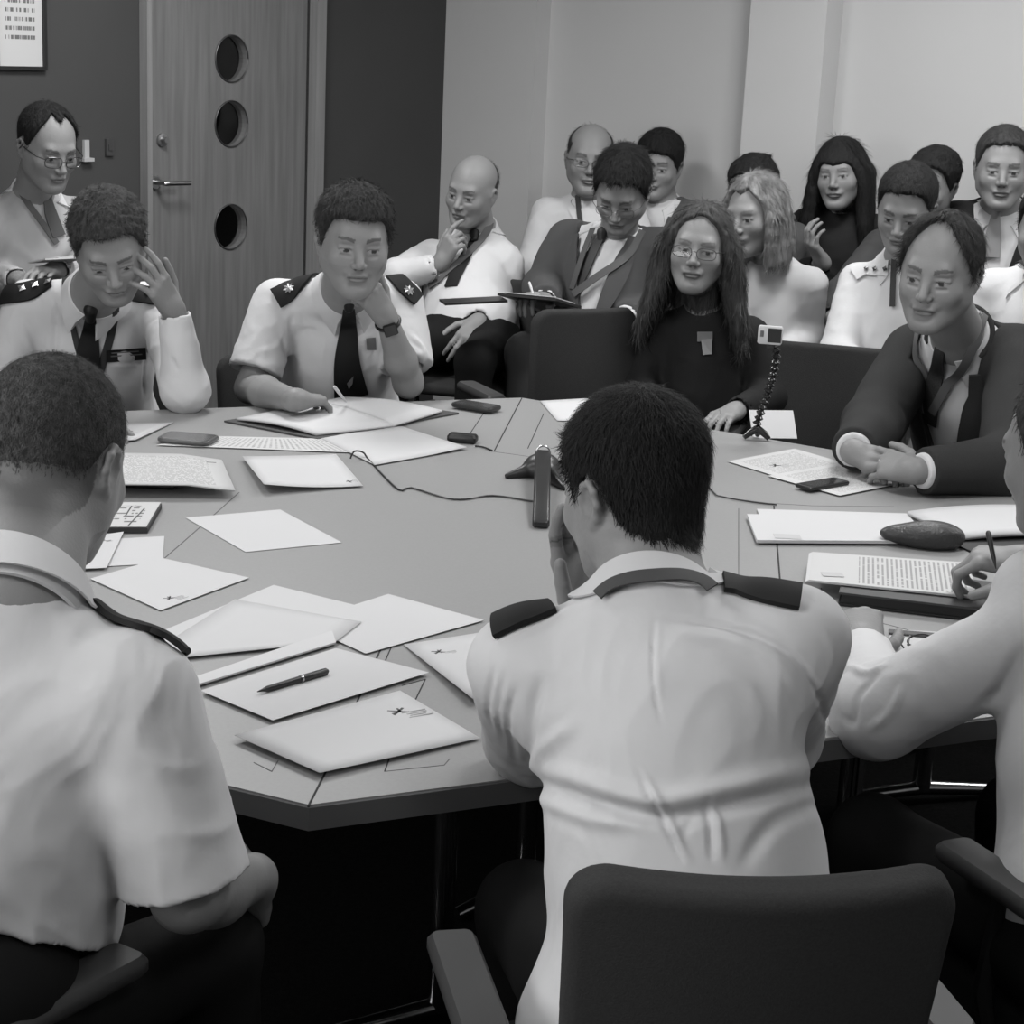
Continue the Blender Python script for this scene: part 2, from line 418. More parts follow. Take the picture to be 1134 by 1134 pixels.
def head_sdf(H, neck, S, nr=.058, fat=0, female=False, ears=True, bs=1.):
    s = H.s; M = H.M; w = H.w
    S.el(w(0, -.016, .034), M, V3(.077, .099, .089) * s, k=.01)
    S.el(w(0, .027, -.030), M, V3(.060 + fat * .4, .063, .086) * s, k=.035 * s)
    jw = .0495 - (.007 if female else 0) + fat
    for e in (-1, 1):
        S.rc(w(e * jw, .0, -.048), w(e * .018, .066, -.094), (.020 + fat * .5) * s, .017 * s, k=.03 * s)
        S.el(w(e * .041, .056, -.024), M, V3(.021, .018, .018) * s, k=.03 * s)
    for e in (-1, 1): S.rc(w(e * (.0555 if female else .0565), .006, .002), w(e * (.046 if female else .0505), .016, -.046), .0165 * s, .0155 * s, k=.03 * s)
    S.el(w(0, .070, -.096), M, V3(.019, .017, .015) * s, k=.018 * s)
    S.rc(w(-.034, .074, .026), w(.034, .074, .026), .012 * s, k=.018 * s)
    for e in (-1, 1):
        S.el(w(e * .032, .099, .003), M, V3(.018, .019, .0135) * s, k=.014 * s, op='s')
        S.el(w(e * .031, .0705, .002), M, V3(.0145, .0145, .0145) * s, k=.003 * s)
        S.rc(w(e * .019, .083, .0075), w(e * .044, .076, .0075), .0042 * s, k=.004 * s)
        S.rc(w(e * .020, .083, -.006), w(e * .043, .076, -.006), .0030 * s, k=.004 * s)
    S.rc(w(0, .081, .014), w(0, .107, -.026), .0065 * s, .0105 * s, k=.012 * s)
    for e in (-1, 1):
        S.el(w(e * .0115, .098, -.0315), M, V3(.0078, .0095, .0072) * s, k=.006 * s)
        S.el(w(e * .0075, .1015, -.0405), M, V3(.0035, .005, .004) * s, k=.003 * s, op='s')
    S.rc(w(-.020, .084, -.054), w(.020, .084, -.054), .0075 * s, k=.012 * s)
    S.el(w(0, .090, -.0555), M, V3(.022, .008, .0048) * s, k=.005 * s)
    S.el(w(0, .089, -.0665), M, V3(.018, .008, .0055) * s, k=.005 * s)
    S.rc(w(-.022, .096, -.061), w(.022, .096, -.061), .0022 * s, k=.003 * s, op='s')
    S.rc(w(-.012, .090, -.078), w(.012, .090, -.078), .004 * s, k=.012 * s, op='s')
    if not female:
        for e in (-1, 1):
            S.rc(w(e * .019, .100, -.036), w(e * .031, .083, -.062), .0016 * s, k=.010 * s, op='s')
            S.rc(w(e * .022, .0865, -.012), w(e * .040, .080, -.011), .0012 * s, k=.006 * s, op='s')
    if ears:
        for e in (-1, 1):
            S.el(w(e * .074, -.009, -.006), M, V3(.009, .014, .024) * s, k=.008 * s)
            arc = [(.074, .006, -.018), (.078, .005, .004), (.081, -.003, .019), (.083, -.016, .023), (.085, -.027, .012), (.083, -.027, -.006), (.079, -.018, -.022), (.076, -.007, -.031), (.073, .002, -.028)]
            for a, b in zip(arc[:-1], arc[1:]):
                S.rc(w(e * a[0], a[1], a[2]), w(e * b[0], b[1], b[2]), .0042 * s, k=.005 * s)
            S.el(w(e * .084, -.007, -.002), M, V3(.006, .008, .013) * s, k=.005 * s, op='s')
    S.rc(w(0, -.028, -.055), neck, nr * s, nr * 1.08 * bs, k=.035)
def tone_head(H, p, tone, female=False, brow=.42, stubble=.0, lips=.72, look=(0, 0)):
    q = H.l(p); x, y, z = q.T; f = y > .04
    ax = np.abs(x)
    # eyebrows
    zb = .0235 + .006 * np.sin(np.clip((ax - .014) / .034, 0, 1) * 2.2); b = f & (ax > .013) & (ax < .049) & (np.abs(z - zb) < (.0026 if female else .0042) * (1.25 - (ax - .013) / .06))
    tone[b] *= brow
    # eyes
    op = .0044 * np.sqrt(np.clip(1 - ((ax - .0315) / .0135) ** 2, 0, 1)); e = f & (np.abs(z - .0008) < op) & (np.abs(ax - .0315) < .0135)
    tone[e] = 1.25
    ir = e & (((ax * np.sign(x) - (np.sign(x) * .0315 + look[0])) ** 2 + (z - .001 - look[1]) ** 2) < .0064 ** 2); tone[ir] = .14
    lash = f & (np.abs(ax - .0315) < .0145) & (np.abs(z - .0008 - op - .0009) < .0012); tone[lash] *= .45
    # lips and mouth line
    lp = f & (ax < .0245) & (z < -.0605 + .0075 * np.sqrt(np.clip(1 - (ax / .0245) ** 2, 0, 1))) & (z > -.0605 - .0105 * np.sqrt(np.clip(1 - (ax / .0245) ** 2, 0, 1))); tone[lp] *= lips
    ml = f & (ax < .024) & (np.abs(z + .0608) < .0012); tone[ml] *= .5
    nn = f & (((ax - .0075) ** 2 + (z + .0405) ** 2) < .0032 ** 2) & (y > .088); tone[nn] *= .4
    if stubble:
        st = (z < -.035) & (y > .0) & ~lp; tone[st] *= 1 - stubble
    return tone
def hair_mesh(name, H, base, line='short', t=.012, tex=.0015, freq=260, res=.003, m=None, parent=None, bald=None, vol=None, extra=None, stretch=(1, 1, .35), body=None, seed=0, parting=None, side=.45, strands=2500, sl=.014, sw=.0011, lift=.35, jit=.35, flow=None, zmin=-9, emin=-9):
    "hair that follows the skull inside the hairline, tapering out at its edges; extra(S) adds locks"
    s = H.s; tab = HAIRLINES[line] if isinstance(line, str) else line; A = [a for a, b in tab]; Bz = [b for a, b in tab]
    sk = Sdf(); sk.el(H.w(0, -.016, .034), H.M, V3(.077, .099, .089) * s, k=.01); sk.el(H.w(0, .027, -.030), H.M, V3(.060, .063, .086) * s, k=.035 * s)
    sk.rc(H.w(0, -.028, -.055), base, .058 * s, .062, k=.035)
    if vol:
        for c, r in vol: sk.el(H.w(*c), H.M, V3(*r) * s, k=.03 * s)
    def hf(p):
        q = H.l(p); x, y, z = q[..., 0], q[..., 1], q[..., 2]
        ang = np.degrees(np.arctan2(np.abs(x), y + .005)); zl = np.interp(ang, A, Bz)
        e = (z - zl) + .004 * (noise(q * 150 + seed) + 1.4 * noise(q * 55 + seed))
        if bald is not None:
            (bx, by, bz), br = bald
            db = np.sqrt((x - bx) ** 2 + (y - by) ** 2 + (z - bz) ** 2) - br; e = np.minimum(e, db + .005 * noise(q * 120))
        k = np.clip((e + .006) / .022, 0, 1); k = k * k * (3 - 2 * k)
        st = np.array(stretch); n = noise(q * freq * st + 3 * noise(q * 18 + seed)[..., None] * 2 + seed) + .6 * noise(q * freq * 2.1 * st + 9)
        sd_ = np.clip((z - .015) / .075, 0, 1); tl = t * (side + (1 - side) * sd_ * sd_ * (3 - 2 * sd_))
        thick = tl * k - .009 * (1 - k)
        return sk(p) - s * thick - tex * 2 * n * k
    D = Sdf(); D.fn(hf, H.w(0, -.01, .02), .16 * s, op='u')
    if extra:
        E_ = Sdf(); extra(E_, H)
        def tx(p, E_=E_):
            q = H.l(p); n = noise(q * V3(150, 150, 9) + 2.2 * noise(q * V3(14, 14, 7) + seed)[..., None]) + .5 * noise(q * V3(320, 320, 14))
            return E_(p) - tex * 2.4 * n
        lo, hi = E_.bounds(.01); D.fn(tx, (lo + hi) / 2, np.linalg.norm(hi - lo) / 2, op='u', k=.012)
        lo2 = np.minimum(lo, H.c - .16 * s); hi2 = np.maximum(hi, H.c + .16 * s)
    else: lo2 = H.c - .155 * s; hi2 = H.c + .155 * s
    kp = None
    if body is not None:
        kp = lambda c: np.concatenate([body(c[i:i + 4000]) for i in range(0, len(c), 4000)]) > -.003
    v, f = mesh_sdf(D, lo2, hi2, res, keep=kp)
    if strands and len(v):
        rs = np.random.RandomState(seed + 5); n_ = vnormals(v, f); q = H.l(v); ok = np.arange(len(v)); ok = ok[(q[:, 2] > zmin) & (q[:, 2] - np.interp(np.degrees(np.arctan2(np.abs(q[:, 0]), q[:, 1] + .005)), A, Bz) > emin)]
        if body is None: ok = ok[~((q[:, 1] > .045) & (np.abs(q[:, 0]) < .075) & (q[:, 2] < .115))]
        ii = rs.choice(ok, strands); p = v[ii] + rs.randn(strands, 3) * res * .4; n_ = n_[ii]; ql = q[ii]
        if flow == 'down':
            dl = np.tile(V3(0, 0, -1.) , (strands, 1)); top_ = ql[:, 2] > .03
            dh = (ql - V3(0, .02, .13)) @ H.M.T; dh[:, 2] *= .6; dl[top_] = dh[top_] / (np.linalg.norm(dh[top_], axis=1, keepdims=True) + 1e-9)
        else:
            dl = (ql - V3(.0, -.045, .125)); dl = dl @ H.M.T
        dl = dl - n_ * (dl * n_).sum(1)[:, None]; dl /= np.linalg.norm(dl, axis=1, keepdims=True) + 1e-9
        dl = dl + rs.randn(strands, 3) * jit * .6; dl -= n_ * (dl * n_).sum(1)[:, None]; dl /= np.linalg.norm(dl, axis=1, keepdims=True) + 1e-9
        w_ = np.cross(n_, dl); L_ = (sl * s * (.55 + .7 * rs.rand(strands)))[:, None]; b_ = rs.randn(strands, 1) * .15
        P_ = []
        for t_, ww in ((-.15, .6), (.3, 1.), (.7, .8), (1., .12)):
            c_ = p + dl * L_ * t_ + n_ * (L_ * (lift * t_ - lift * .55 * t_ * t_) + .0003) + w_ * L_ * b_ * t_ * t_
            P_ += [c_ - w_ * sw * s * ww * .5, c_ + w_ * sw * s * ww * .5]
        P_ = np.stack(P_, 1).reshape(-1, 3); base = (np.arange(strands) * 8)[:, None] + len(v)
        Fs = np.concatenate([base + np.array([[2 * k_, 2 * k_ + 1, 2 * k_ + 3, 2 * k_ + 2]]) for k_ in range(3)])
        v = np.concatenate([v, P_]); f = np.concatenate([f, Fs])
    return mesh_np(name, v, f, parent, m, True)
def hand(S, wr, d, n, side, s=1., curls=None, thumb=None, spread=4, k=.0025):
    d = unit(d); n = np.asarray(n, float); n = unit(n - d * (n @ d)); t = np.cross(d, n) if side == 'R' else np.cross(n, d)
    curls = curls or [(20, 25, 15)] * 4; wr = np.asarray(wr, float)
    P = lambda a, b, c: wr + s * (d * a + t * b + n * c)
    kb = [(.092, .030, 0), (.096, .010, -.002), (.092, -.010, -.001), (.083, -.028, .002)]
    for i, q in enumerate(kb): S.rc(P(.012, .016 - i * .0105, 0), P(*q), .0145 * s, .0112 * s, k=.016 * s)
    S.el(P(.05, .002, .005), np.column_stack([t, d, n]), V3(.034, .045, .014) * s, k=.014 * s)
    L = [(.042, .026, .021), (.046, .030, .022), (.042, .028, .021), (.034, .021, .018)]
    for i in range(4):
        p = P(*kb[i]); th = 0; sp = math.radians((1.5 - i) * spread); rr = (.0098, .0098, .0093, .0083)[i] * s
        dl = unit(d * math.cos(sp) + t * math.sin(sp)); pts = [p]
        for j in range(3):
            th += math.radians(curls[i][j]); q = p + s * L[i][j] * (dl * math.cos(th) + n * math.sin(th))
            S.rc(p, q, rr * (1 - .1 * j), rr * (.92 - .1 * j), k=k if j else .006 * s); p = q
    tb = thumb or [(.72, .62, .30), (.40, .85, .35), (.25, .93, .3)]
    p = P(.018, .022, .008); r0 = .0155
    for (a, b, c), l, r1 in zip(tb, (.046, .034, .028), (.0118, .0105, .0085)):
        q = p + s * l * unit(t * a + d * b + n * c); S.rc(p, q, r0 * s, r1 * s, k=.008 * s if r0 > .012 else k); p = q; r0 = r1
    S.rc(wr, P(.02, 0, 0), .024 * s, .024 * s, k=.02 * s)
class Person: pass
def person(label, head, yaw, pitch=0, roll=0, hs=1., neck=None, shL=None, shR=None, pelvis=None, elL=None, elR=None, wrL=None, wrR=None, hands=None,
           sleeve='long', top=WHITE, fat=0., face=True, female=False, skin=SKIN, group=None, seat_yaw=None, legs=True, res=.006, hres=.0028,
           bs=1., wr_amp=.004, loose=.012, seed=0, brow=.42, stubble=0, ears=True, belly=0., trousers=None, jacket=None, shirt_v=None, look=(0, 0), lips=.72, nr=.058, nape=0,
           knees=None, ankles=None, hem=None, hang=False, hhres=.003, wfreq=1.):
    t0 = time.time()
    Q = Person(); H = Head(head, frame(yaw, pitch, roll), hs); Q.H = H
    neck, shL, shR, pelvis = [np.asarray(a, float) for a in (neck, shL, shR, pelvis)]
    mid = (shL + shR) / 2; up = unit(mid - pelvis); rx = unit(shR - shL); rx = unit(rx - up * (rx @ up)); fy = np.cross(up, rx)
    TM = np.column_stack([rx, fy, up]); Q.TM = TM; Q.mid = mid; hw = np.linalg.norm(shR - shL) / 2
    root = empty('person', (pelvis[0], pelvis[1], 0)); prop(root, label, 'person', group); Q.root = root
    T = lambda a, b, c: mid + TM @ V3(a, b, c)
    Q.T = T
    length = np.linalg.norm(mid - pelvis)
    def torso(S, g):
        S.el(T(0, .012, -.15), TM, V3(hw * .86 + g, .118 * bs + fat * .3 + g, .21), k=.03)
        S.rc(T(-hw + .045, 0, -.035), T(hw - .045, 0, -.035), .052 * bs + g, k=.06)
        S.el(T(0, .01 + belly * .5 + fat * .3, -length * .66), TM, V3(hw * .76 + fat + g, .112 * bs + belly + fat + g, .19), k=.07)
        S.el(pelvis + up * .03, TM, V3(.165 * bs + fat + g, .125 * bs + fat * .6 + g, .14), k=.06)
        for sh in (shL, shR): S.rc(neck - up * .02 - fy * .01, mid + (sh - mid) * .78 + up * .0, .05 * bs + g * .5, .044 * bs + g * .5, k=.05)
    B = Sdf()
    head_sdf(H, neck, B, nr=nr, fat=fat * .12, female=female, ears=ears, bs=bs)
    nh = len(B.p)
    torso(B, -.012)
    arms = []
    for sd, sh, el, wr in (('L', shL, elL, wrL), ('R', shR, elR, wrR)):
        if el is None: el = sh + V3(0, 0, -.28) + rx * (.05 if sd == 'R' else -.05)
        if wr is None: wr = el + fy * .22 + V3(0, 0, -.04) + rx * (-.06 if sd == 'R' else .06)
        el = np.asarray(el, float); wr = np.asarray(wr, float); arms.append((sd, sh, el, wr))
        B.rc(sh, el, .046 * bs, .036 * bs, k=.03); B.rc(el, el + (wr - el) * .35, .038 * bs, .040 * bs, k=.02); B.rc(el + (wr - el) * .35, wr, .040 * bs, .0255 * bs, k=.02)
    ha = []
    n_arm = len(B.p)
    for sd, sh, el, wr in arms:
        hd = (hands or {}).get(sd)
        if hd is None: hd = dict(d=wr - el, n=V3(0, 0, -1) + 0 * wr)
        if hd == 'none': continue
        hand(B, wr, hd['d'], hd['n'], sd, hd.get('s', 1.), hd.get('curls'), hd.get('thumb'), hd.get('spread', 4))
        ha.append(wr + unit(hd['d']) * .09)
    Q.B = B
    # fine boxes: the head and the hands; coarse elsewhere, one surface throughout
    boxes = [(H.c - .165 * hs, H.c + .165 * hs, hres)] + [(c - .125, c + .125, hhres) for c in ha]
    lo, hi = B.bounds()
    cells = []
    for (a, b, r) in boxes:
        def kp(c, a=a, b=b, others=[q for q in boxes if q[0] is not a]):
            m_ = ((c > a) & (c < b)).all(-1)
            for (a2, b2, r2) in others:
                if r2 < r or (r2 == r and a2[0] < a[0]): m_ &= ~(((c > a2 + .003) & (c < b2 - .003)).all(-1))
            return m_
        v, f = mesh_sdf(B, a - .02, b + .02, r, keep=kp)
        cells.append((v, f))
    def kc(c):
        m_ = np.ones(len(c), bool)
        for (a, b, r) in boxes: m_ &= ~((c > a + .004) & (c < b - .004)).all(-1)
        return m_
    v, f = mesh_sdf(B, lo, hi, res, keep=kc); v = refine(B, v, 1); cells.append((v, f))
    n0 = 0; VV = []; FF = []
    for v, f in cells: VV.append(v); FF.append(f + n0); n0 += len(v)
    VV = np.concatenate(VV); FF = np.concatenate(FF); tone = np.ones(len(VV))
    if face: tone = tone_head(H, VV, tone, female, brow, stubble, lips, look)
    if nape:
        ql = H.l(VV); a_ = np.clip((ql[:, 2] + .115) / .05, 0, 1); m_ = (ql[:, 1] < .02) & (ql[:, 2] > -.115) & (ql[:, 2] < .0) & (np.abs(ql[:, 0]) < .072); tone = np.where(m_, tone * (1 - nape * a_ * a_), tone)
    Q.body = mesh_np('body', VV, FF, root, skin, True, tone=tone)
    # shirt
    S = Sdf(); torso(S, loose)
    cuffs = []
    for sd, sh, el, wr in arms:
        g = loose; sv = sleeve if isinstance(sleeve, str) else sleeve[0 if sd == 'L' else 1]
        if sv == 'short':
            e_ = sh + (el - sh) * .80; S.rc(sh, e_, .056 * bs + g * .6, .058 * bs + g, k=.03, cut=True); cuffs.append(e_)
        elif sv == 'rolled':
            e_ = sh + (el - sh) * 1.0; S.rc(sh, el, .054 * bs + g * .6, .050 * bs + g, k=.03)
            w_ = el + (wr - el) * .35; S.rc(el, w_, .050 * bs + g, .046 * bs + g * .8, k=.02, cut=True); cuffs.append(w_)
        elif sv == 'elbow':
            e_ = sh + (el - sh) * .93; S.rc(sh, e_, .056 * bs + g * .6, .054 * bs + g, k=.03, cut=True); cuffs.append(e_)
        else:
            S.rc(sh, el, .052 * bs + g * .6, .046 * bs + g, k=.03); w_ = el + (wr - el) * .97; S.rc(el, w_, .046 * bs + g, .034 * bs + g * .5, k=.025, cut=True); cuffs.append(w_)
    nd = unit(H.w(0, -.03, -.06) - neck)
    S.rc(neck + nd * .026, neck + nd * .15, .058 * bs * (nr / .058), .068 * bs, k=.006, op='s')
    def cuffcut(p):
        d = np.full(p.shape[:-1], -9.)
        for c in cuffs: d = np.maximum(d, np.minimum(.045 - np.sqrt(((p - c) ** 2).sum(-1)), .004 - B(p)))
        return d
    Q.torso = Sdf(); torso(Q.torso, loose)
    Q.smooth = S; Q.solid = Sdf(); Q.solid.p = [q for q in S.p if q[1] != 's']
    if hem is not None:
        S.fn(lambda p, o=pelvis + up * hem, n=-up: (p - o) @ n, pelvis, 1.0)
    if wr_amp:
        S2 = Sdf(); S2.p = list(S.p)
        lo, hi = S.bounds(.01)
        def wrk(p):
            q = (p - mid) @ TM
            qq = q * V3(13, 13, 8) * wfreq + seed * 3.7
            wv = noise(qq * .6)[..., None] * 2.4
            n1 = 1 - np.abs(noise(qq * V3(1, 1, 1.7) + wv)) * 3.2
            n2 = 1 - np.abs(noise(qq * 2.3 + wv * 1.6 + 5)) * 3.2
            return np.clip(n1, -.3, 1) ** 2 * np.sign(n1) + .4 * n2
        full = Sdf(); full.p = [('fn', 'u', .001, (lo + hi) / 2, np.linalg.norm(hi - lo) / 2, lambda p: S(p) - wr_amp * (wrk(p) - .3))]
        if cuffs: full.p.append(('fn', 's', .002, (lo + hi) / 2, np.linalg.norm(hi - lo) / 2, lambda p: -cuffcut_neg(p)))
        def cuffcut_neg(p): return cuffcut(p)
        full.bounds = lambda pad=.03: (lo, hi)
        Q.S = full; 
    else: Q.S = S; lo, hi = S.bounds(.01)
    Q.lo, Q.hi = lo, hi
    if shirt_v: shirt_v(Q)
    v, f = mesh_sdf(Q.S, lo, hi, res)
    Q.sv, Q.sf = v, f
    Q.shirt = mesh_np('jacket' if jacket == 'only' else 'shirt', v, f, root, top, True)
    Q.nd = nd; Q.neck = neck; Q.bs = bs; Q.arms = arms; Q.pelvis = pelvis; Q.fy = fy; Q.up = up; Q.rx = rx; Q.hw = hw
    Q.nr = nr
    # legs
    if legs:
        syaw = math.radians(seat_yaw if seat_yaw is not None else math.degrees(math.atan2(fy[0], fy[1])))
        fw = V3(math.sin(syaw), math.cos(syaw), 0); sx = V3(math.cos(syaw), -math.sin(syaw), 0)
        Lg = Sdf(); Lg.el(pelvis, np.column_stack([sx, fw, V3(0, 0, 1)]), V3(.175 + fat, .14 + fat * .5, .12), k=.05); Sh = []
        if hem is not None: Lg.el(pelvis + up * hem * .5, TM, V3(.172 * bs + fat, .13 * bs + fat * .6 + belly * .6, hem * .5 + .05), k=.04)
        for i, e in enumerate((-1, 1)):
            hp = pelvis + sx * e * .09 + V3(0, 0, -.03); kn = hp + fw * .40 + sx * e * .05 + V3(0, 0, .015); an = V3(kn[0] + fw[0] * .04, kn[1] + fw[1] * .04, .10)
            if knees: kn = np.asarray(knees[i], float)
            if ankles: an = np.asarray(ankles[i], float)
            Lg.rc(hp, kn, .088, .062, k=.05); Lg.rc(kn, an, .062, .05, k=.03); Sh.append((an, fw))
        lo, hi = Lg.bounds(); v, f = mesh_sdf(Lg, lo, hi, .014); mesh_np('trousers', v, f, root, trousers or TROUSER, True); Q.legs = Lg
        for an, fw_ in Sh:
            ss = Sdf(); b = V3(an[0], an[1], max(an[2] - .06, .04)); FM = np.column_stack([V3(fw_[1], -fw_[0], 0), fw_, V3(0, 0, 1)])
            ss.el(b + fw_ * .09, FM, (.045, .10, .035), k=.02); ss.el(b - fw_ * .02, FM, (.036, .05, .038), k=.03); ss.rc(b, an, .045, .046, k=.03)
            ss.fn(lambda p, zz=b[2] - .035: zz - p[..., 2], b, .3)
            lo, hi = ss.bounds(.01); v, f = mesh_sdf(ss, lo, hi, .009); mesh_np('shoe', v, f, root, SHOE, True)
    print('person %.1fs total %.0fs %s' % (time.time() - t0, time.time() - T0, label[:40]), flush=True)
    return Q
def collar(Q, m=WHITE, fwd=None, gap=14, back=.034, front=.012, drop=.055, r=.0665, spread=1., name='collar'):
    ax = Q.nd; fwd = Q.fy if fwd is None else fwd; f = unit(fwd - ax * (fwd @ ax)); x = np.cross(f, ax); r = r * Q.bs * (Q.nr / .058); c = Q.neck
    n = 49; rows = []
    for a in np.linspace(math.radians(gap), math.radians(360 - gap), n):
        cf = (1 + math.cos(a)) / 2; near = max(0, math.cos(a)) ** 2
        dr = f * math.cos(a) + x * math.sin(a); top = front + (back - front) * (1 - cf) ** .8
        tip = max(0, 1 - min(abs(a - math.radians(gap)), abs(a - math.radians(360 - gap))) / math.radians(55))
        sag = -.012 * cf
        lowr = r + .014 + .02 * tip; lowz = -.010 - .018 * (1 - cf) - drop * tip ** 1.3 + sag
        prof = [(r - .004, -.03 + sag), (r - .003, top - .004 + sag), (r, top + sag), (r + .005, top - .001 + sag), (r + .007 + .4 * (lowr - r - .007), top * .45 + lowz * .55), (lowr, lowz), (lowr - .003, lowz + .002), (r + .003, top - .008 + sag), (r + .001, -.03 + sag)]
        dd = dr
        if tip > 0: # the points spread sideways a little
            dd = unit(dr + x * math.copysign(.16 * tip * spread, math.sin(a)))
        rows.append([c + (dd if i in (4, 5, 6) else dr) * q[0] + ax * q[1] for i, q in enumerate(prof)])
    A = np.array(rows); F = []; m_ = A.shape[1]
    S = Q.smooth
    for i in (4, 5):
        p = A[:, i]
        for _ in range(3):
            d = S(p); need = np.where(d < .007, .007 - d, 0)[:, None]; p = p + grad(S, p, .003) * need
        A[:, i] = p
    A[:, 6] = A[:, 5] - grad(S, A[:, 5], .003) * .003
    for i in range(n - 1):
        for j in range(m_): F.append((i * m_ + j, (i + 1) * m_ + j, (i + 1) * m_ + (j + 1) % m_, i * m_ + (j + 1) % m_))
    F += [tuple(range(m_)), tuple(range((n - 1) * m_, n * m_))[::-1]]
    return MB().add(A.reshape(-1, 3), F).build(name, m, Q.root, smooth=True)
def folds(Q, lst):
    "real creases in the cloth: each (pixels, width m, depth m) presses a valley (negative) or ridge into the mesh along a line on it"
    v = Q.sv; nrm = vnormals(v, Q.sf); disp = np.zeros(len(v))
    for px, wd, am in lst:
        P = trace(Q.smooth, catmull([np.array(p, float) for p in px], 8)); d = np.full(len(v), 9.); tt = np.zeros(len(v)); n = len(P)
        for i in range(n - 1):
            ab = P[i + 1] - P[i]; h = np.clip(((v - P[i]) @ ab) / (ab @ ab + 1e-12), 0, 1); e = np.linalg.norm(v - P[i] - h[:, None] * ab, axis=1)
            m_ = e < d; d[m_] = e[m_]; tt[m_] = (i + h[m_]) / (n - 1)
        env = np.clip(np.minimum(tt, 1 - tt) * 4, 0, 1) * .85 + .15
        disp += am * env * (1 - 0.5 * (d / wd) ** 2) * np.exp(-(d / wd) ** 2)
    v = v + nrm * disp[:, None]; Q.sv = v
    Q.shirt.data.vertices.foreach_set('co', v.astype(np.float32).ravel()); Q.shirt.data.update()
def glasses(Q, m=None, w=.026, h=.017, z=.0, r=.0012, name='glasses', rimless=False):
    H = Q.H; m = m or DKMETAL; b = MB(); g = MB()
    for e in (-1, 1):
        pts = []
        for k in range(25):
            a = 2 * math.pi * k / 24; ca, sa = math.cos(a), math.sin(a)
            X = .033 + w * math.copysign(abs(ca) ** .7, ca); ZZ = z + h * math.copysign(abs(sa) ** .7, sa)
            pts.append(H.w(e * X, .106 - .35 * max(0, X - .02) ** 1.2, ZZ))
        b.tube(pts, r, 6, cap=False); c = np.mean(pts[:-1], 0)
        g.add(list(pts[:-1]) + [c], [(i, (i + 1) % 24, 24) for i in range(24)])
        b.tube([H.w(e * .058, .098, z + .008), H.w(e * .075, .075, z + .008), H.w(e * .083, .02, z + .008), H.w(e * .082, -.005, z + .008), H.w(e * .082, -.02, z - .01)], r * 1.1, 6)
    b.tube([H.w(-.008, .107, z + .002), H.w(0, .110, z + .005), H.w(.008, .107, z + .002)], r, 6)
    o = b.build(name, m, Q.root, smooth=True); g.build('lens', glass_mat('lens_glass', .035, .95), o, smooth=False); return o
def plate(Q, px, th, name, m, lift=.004, parent=None, rows=None, rm=None):
    "a small flat piece whose corners px are carried by the cloth"
    P = trace(Q.solid, px); c = P.mean(0); n = unit(grad(Q.solid, c[None], .01)[0])
    if n @ (V3(0, 0, CAM_H) - c) < 0: n = -n
    P = P + n * lift; e = unit(P[1] - P[0]); n2 = unit(np.cross(P[1] - P[0], P[3] - P[0])); n2 = n2 if n2 @ n > 0 else -n2
    V = [p + n2 * th for p in P] + list(P); b = MB().add(V, [(0, 1, 2, 3), (7, 6, 5, 4), (0, 4, 5, 1), (1, 5, 6, 2), (2, 6, 7, 3), (3, 7, 4, 0)])
    o = b.build(name, m, parent or Q.root)
    if rows:
        r = MB(); C_ = [p + n2 * (th + .0003) for p in P]; bl = lambda u, v: C_[0] * (1 - u) * (1 - v) + C_[1] * u * (1 - v) + C_[2] * u * v + C_[3] * (1 - u) * v
        for (u0, u1, v0, v1) in rows: r.add([bl(u0, v0), bl(u1, v0), bl(u1, v1), bl(u0, v1)], [(0, 1, 2, 3)])
        r.build('badge_lettering', rm, o)
    return o
def star(Q, px, r, m, name='rank_pip', lift=.012, pts=4, parent=None):
    P = trace(Q.solid, [px])[0]; n = unit(grad(Q.solid, P[None], .01)[0]); P = P + n * lift; a = unit(np.cross(n, [0.3, .1, 1])); b_ = np.cross(n, a)
    k = pts * 2; V = [P + n * .004]; 
    for i in range(k):
        t = math.pi * i / pts; rr = r if i % 2 == 0 else r * .6; V.append(P + rr * (a * math.cos(t) + b_ * math.sin(t)))
    V.append(P - n * .003); F = [(0, 1 + i, 1 + (i + 1) % k) for i in range(k)] + [(k + 1, 1 + (i + 1) % k, 1 + i) for i in range(k)]
    return MB().add(V, F).build(name, m, parent or Q.root)
LANY = mat('lanyard_grey', .09, .7); LANYD = mat('lanyard_dark', .03, .7); TIE = mat('black_tie', .010, .55, spec=.3)
BADGE = mat('badge_metal', .45, .35, metal=.8)
def tie(Q, px, w=(.018, .045, .075), m=None, knot=True, lift=.006):
    o = drape(Q.solid, px, list(w), .004, 'tie', m or TIE, Q.root, lift=lift, step=5)
    if knot:
        P = trace(Q.solid, [px[0]])[0]; n = unit(grad(Q.solid, P[None], .01)[0]); S = Sdf(); a = Q.up; x = unit(np.cross(a, n)); n = np.cross(x, a)
        S.rc(P + n * .012 + a * .012, P + n * .012 - a * .016, .019, .013); lo, hi = S.bounds(.01); v, f = mesh_sdf(S, lo, hi, .003); mesh_np('tie_knot', v, f, o, m or TIE)
    return o
def lanyard(Q, px, w=.017, m=None, lift=.004, **k): return drape(Q.solid, px, w, .0015, 'lanyard', m or LANY, Q.root, lift=lift, step=5, **k)
def epaulette(Q, px, w=.052, m=None, lift=.006): return drape(Q.solid, px, w, .006, 'epaulette', m or NAVY, Q.root, lift=lift, step=4, nx=7)

